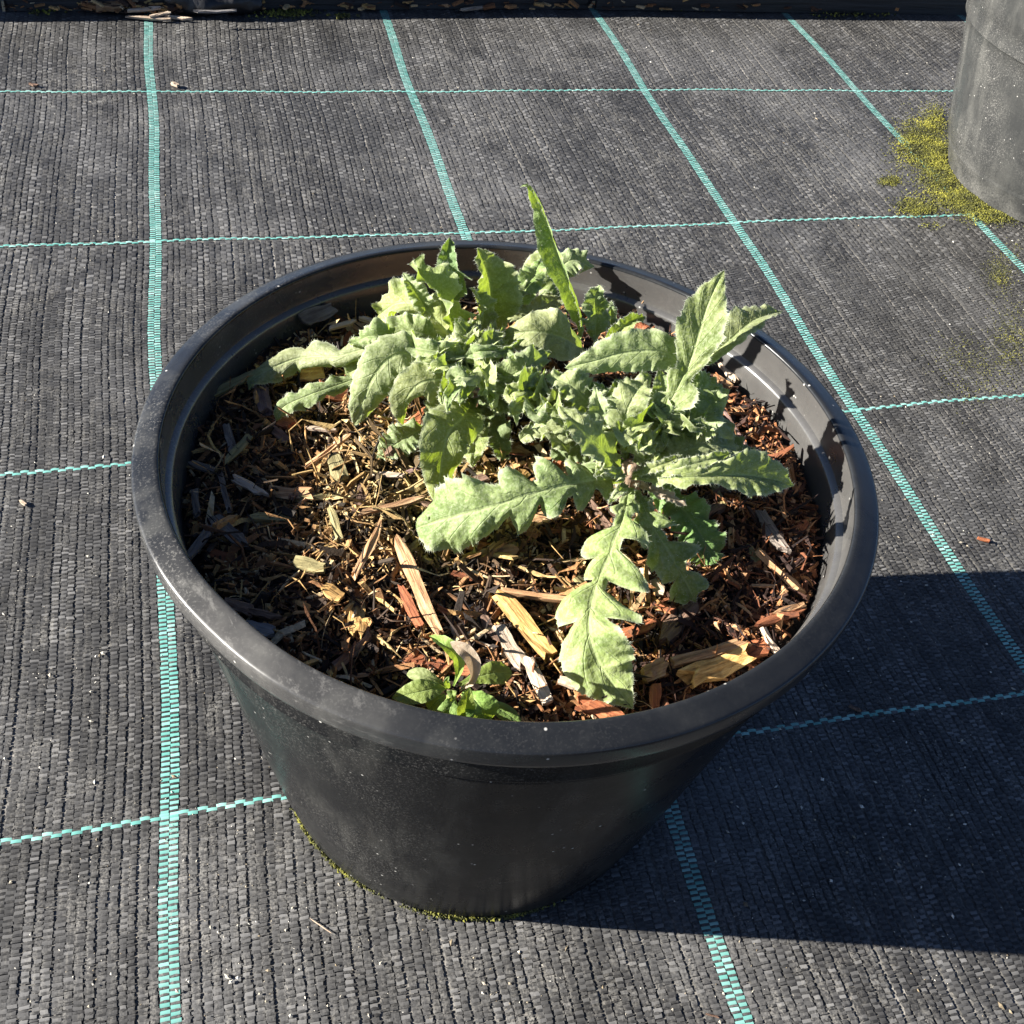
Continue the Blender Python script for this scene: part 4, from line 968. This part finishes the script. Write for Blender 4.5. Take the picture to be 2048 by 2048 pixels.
film = new_obj('plastic_film', mesh_np('plastic_film', (V-o0)*K, Q, tr, smooth=True), M_FILM, label='crumpled fold of black plastic film against the board behind the bark litter', category='plastic film')
film.location = o0*K

# ------------------------------------------------------------------ moss, grit
def tufts(pos, size, seed, flat=.5):
    """little pyramids of moss; pos Nx3 squares"""
    r = np.random.default_rng(seed); n = len(pos)
    P = np.zeros((n, 4, 3)); a0 = r.random(n)*6.28
    for k in range(3):
        a = a0+k*2.094; s = size*(.5+r.random(n))
        P[:, k] = pos+np.stack([np.cos(a)*s, np.sin(a)*s, -.2*s], -1)
    P[:, 3] = pos+np.stack([r.normal(0, .4, n)*size, r.normal(0, .4, n)*size, size*(flat+r.random(n))], -1)
    T = (4*np.arange(n)[:, None, None]+np.array([(0, 1, 3), (1, 2, 3), (2, 0, 3)])[None]).reshape(-1, 3)
    return P.reshape(-1, 3)*K, T, np.repeat(r.random(n), 4)
r6 = np.random.default_rng(66)
def moss_patch(name, pts, label, size=.008, seed=0, thick=.02):
    pos = []
    for (x, y, rx, ry, n) in pts:
        for _ in range(n):
            g1, g2 = r6.normal(0, .5, 2)
            p = at(x+g1*rx, y+g2*ry, .003); hgt = thick*math.exp(-(g1*g1+g2*g2)*1.2)*r6.random()
            if np.hypot(p[0]-BC[0], p[1]-BC[1]) < .462 or np.hypot(p[0]-POT_C[0], p[1]-POT_C[1]) < .392: continue
            p = p+np.array([0, 0, hgt+.001]); pos.append(p)
    P, T, r = tufts(np.array(pos), size, seed)
    return new_obj(name, mesh_np(name, P, None, T, attr={'rnd': r}), M_MOSS, kind='stuff', label=label, category='moss')
moss_patch('moss', [(1840, 280, 44, 52, 2600), (1870, 310, 34, 34, 2600), (1885, 360, 48, 44, 2600), (1830, 300, 50, 45, 1300), (1930, 400, 55, 24, 3200), (1870, 240, 22, 32, 900),
                    (1990, 432, 60, 16, 1600), (1950, 415, 40, 15, 900)], 'thick yellow-green moss growing round the foot of the grey pot', .0028, 1, .009)
moss_patch('moss', [(1780, 362, 22, 10, 500), (1825, 412, 40, 18, 600), (1848, 418, 30, 12, 500), (1860, 452, 25, 8, 50)], 'small yellow moss spots on the fabric left of the grey pot', .003, 2, .004)
moss_patch('moss', [(2000, 545, 30, 40, 700), (2025, 680, 45, 80, 900), (1930, 715, 80, 50, 350), (1960, 760, 80, 70, 300), (2030, 500, 20, 20, 60)], 'sparse yellow moss flecks on the fabric at the right edge', .0017, 3, .0015)
moss_patch('moss', [(575, 27, 55, 9, 200), (690, 33, 25, 5, 50), (80, 20, 30, 8, 60), (1440, 17, 160, 4, 120), (1700, 30, 100, 4, 60)], 'thin line of yellow moss along the far edge of the fabric', .007, 4, .006)
# moss in the joint under the black pot
pos = []
for _ in range(750):
    a = math.radians(r6.choice([204, 214, 222, 250, 262, 271])+r6.normal(0, 5)); rr_ = .4005+abs(r6.normal(0, .003)); zz = abs(r6.normal(0, .006))
    pos.append((POT_C[0]+rr_*math.cos(a), POT_C[1]+rr_*math.sin(a), .003+zz*.7))
P, T, r = tufts(np.array(pos), .0032, 9)
new_obj('moss', mesh_np('moss', P, None, T, attr={'rnd': r*.75}), M_MOSS, kind='stuff', label='thin moss seam along the base of the black pot', category='moss')
# grit and crumbs strewn over the fabric
n = 3800
gx = r6.uniform(0, 2048, n); gy = 2048*r6.random(n)**1.25
pos = np.array([at(a, b, .0025) for a, b in zip(gx, gy)])
keep = (np.hypot(pos[:, 0]-POT_C[0], pos[:, 1]-POT_C[1]) > .42) & (np.hypot(pos[:, 0]-BC[0], pos[:, 1]-BC[1]) > .48)
clump = np.sin(pos[:, 0]*5+1)*np.sin(pos[:, 1]*4.2+2)+.6*np.sin(pos[:, 0]*13)*np.sin(pos[:, 1]*11)
keep &= r6.random(n) < .45+.45*clump+(gx > 1750)*.3
pos = pos[keep]; sz = .0011+.0026*r6.random(len(pos))**5+(r6.random(len(pos)) < .012)*.004
a0 = r6.random(len(pos))*6.28; oct_ = np.array([(1, 0, 0), (0, 1, 0), (-1, 0, 0), (0, -1, 0), (0, 0, .8), (0, 0, -.5)], float)
st = 1+1.5*r6.random(len(pos))**2
ca, sa = np.cos(a0), np.sin(a0)
O = oct_[None]*np.stack([st, np.ones_like(st), np.full_like(st, .8)], -1)[:, None]*(1+.14*r6.standard_normal((len(pos), 6, 1)))
Px = O[..., 0]*ca[:, None]-O[..., 1]*sa[:, None]; Py = O[..., 0]*sa[:, None]+O[..., 1]*ca[:, None]
P = pos[:, None]+np.stack([Px, Py, O[..., 2]], -1)*sz[:, None, None]
tri = np.array([(0, 1, 4), (1, 2, 4), (2, 3, 4), (3, 0, 4), (1, 0, 5), (2, 1, 5), (3, 2, 5), (0, 3, 5)])
T = (6*np.arange(len(pos))[:, None, None]+tri[None]).reshape(-1, 3)
new_obj('grit', mesh_np('grit', P.reshape(-1, 3)*K, None, T, attr={'rnd': np.repeat(r6.random(len(pos))**.7, 6)}), M_CRUMB, fabric, kind='stuff')

# ------------------------------------------------------------------ strays on the fabric
for n, (x0, y0, x1, y1, w, d, col, nm, lab, cat) in enumerate((
    (622, 1838, 662, 1866, 2.2, .004, 'pale', 'straw_stalk', 'thin pale straw stalk lying on the fabric in front of the pot', 'straw'),
    (343, 166, 356, 171, 9, .008, 'pale', 'pebble', 'tiny pale pebble just right of the far left turquoise line', 'pebble'),
    (60, 168, 76, 171, 7, .006, 'brown', 'bark_crumb', 'tiny dark bark crumb on the fabric at the upper left edge', 'bark'),
    (1700, 1412, 1722, 1422, 7, .004, 'brown', 'bark_crumb', 'small brown bark crumb in the shadow right of the pot', 'bark'),
    (1955, 1076, 1978, 1082, 7, .004, 'rust', 'bark_crumb', 'small reddish bark crumb on the sunlit fabric at the right edge', 'bark'),
    (40, 1002, 52, 1010, 7, .005, 'pale', 'pebble', 'tiny pale pebble on the fabric left of the pot', 'pebble'),
    (1412, 2028, 1436, 2034, 4, .004, 'brown', 'twig', 'tiny dark curled twig beside the turquoise line at the bottom', 'twig'))):
    a = at(x0, y0, d); b = at(x1, y1, d); W = w*px_size(a)
    put_chip(a, b, W, W*.6, col, n, .1, name=nm, label=lab, category=cat)

r8 = np.random.default_rng(88); n = 420
lx = np.where(r8.random(n) < .45, r8.uniform(150, 420, n), r8.uniform(0, 1840, n)); P0 = np.array([at(a, b, .012) for a, b in zip(lx, 22-12*r8.random(n)+4*(lx < 600))])
L = .012+.06*r8.random(n)**2; w = L*(.2+.4*r8.random(n)); az = r8.normal(0, .7, n); el = r8.normal(0, .25, n)
T = np.stack([np.cos(az)*np.cos(el), np.sin(az)*np.cos(el), np.sin(el)], -1); Sd = np.stack([-np.sin(az), np.cos(az), 0*az], -1); Nn = np.cross(T, Sd)
C = P0+np.stack([0*L, 0*L, np.abs(np.sin(el))*L*.5+r8.random(n)*.03], -1)
V = np.zeros((n, 8, 3)); k = 0
for sx in (-1, 1):
    for sy_, sz in ((-1, -1), (1, -1), (1, 1), (-1, 1)):
        V[:, k] = C+T*(sx*L*.5)[:, None]+Sd*(sy_*w*.5*(.5+.6*r8.random(n)))[:, None]+Nn*(sz*w*.2)[:, None]; k += 1
q = np.array([(0, 1, 5, 4), (1, 2, 6, 5), (2, 3, 7, 6), (3, 0, 4, 7), (3, 2, 1, 0), (4, 5, 6, 7)])
Q = (8*np.arange(n)[:, None, None]+q[None]).reshape(-1, 4); rn = np.repeat(.25+.75*r8.random(n), 8)
new_obj('bark_litter', mesh_np('bark_litter', V.reshape(-1, 3)*K, Q, attr={'rnd': rn, 'red': 0*rn, 'straw': 0*rn}), M_BITS, kind='stuff',
        label='brown bark litter strewn along the far edge of the fabric', category='litter')
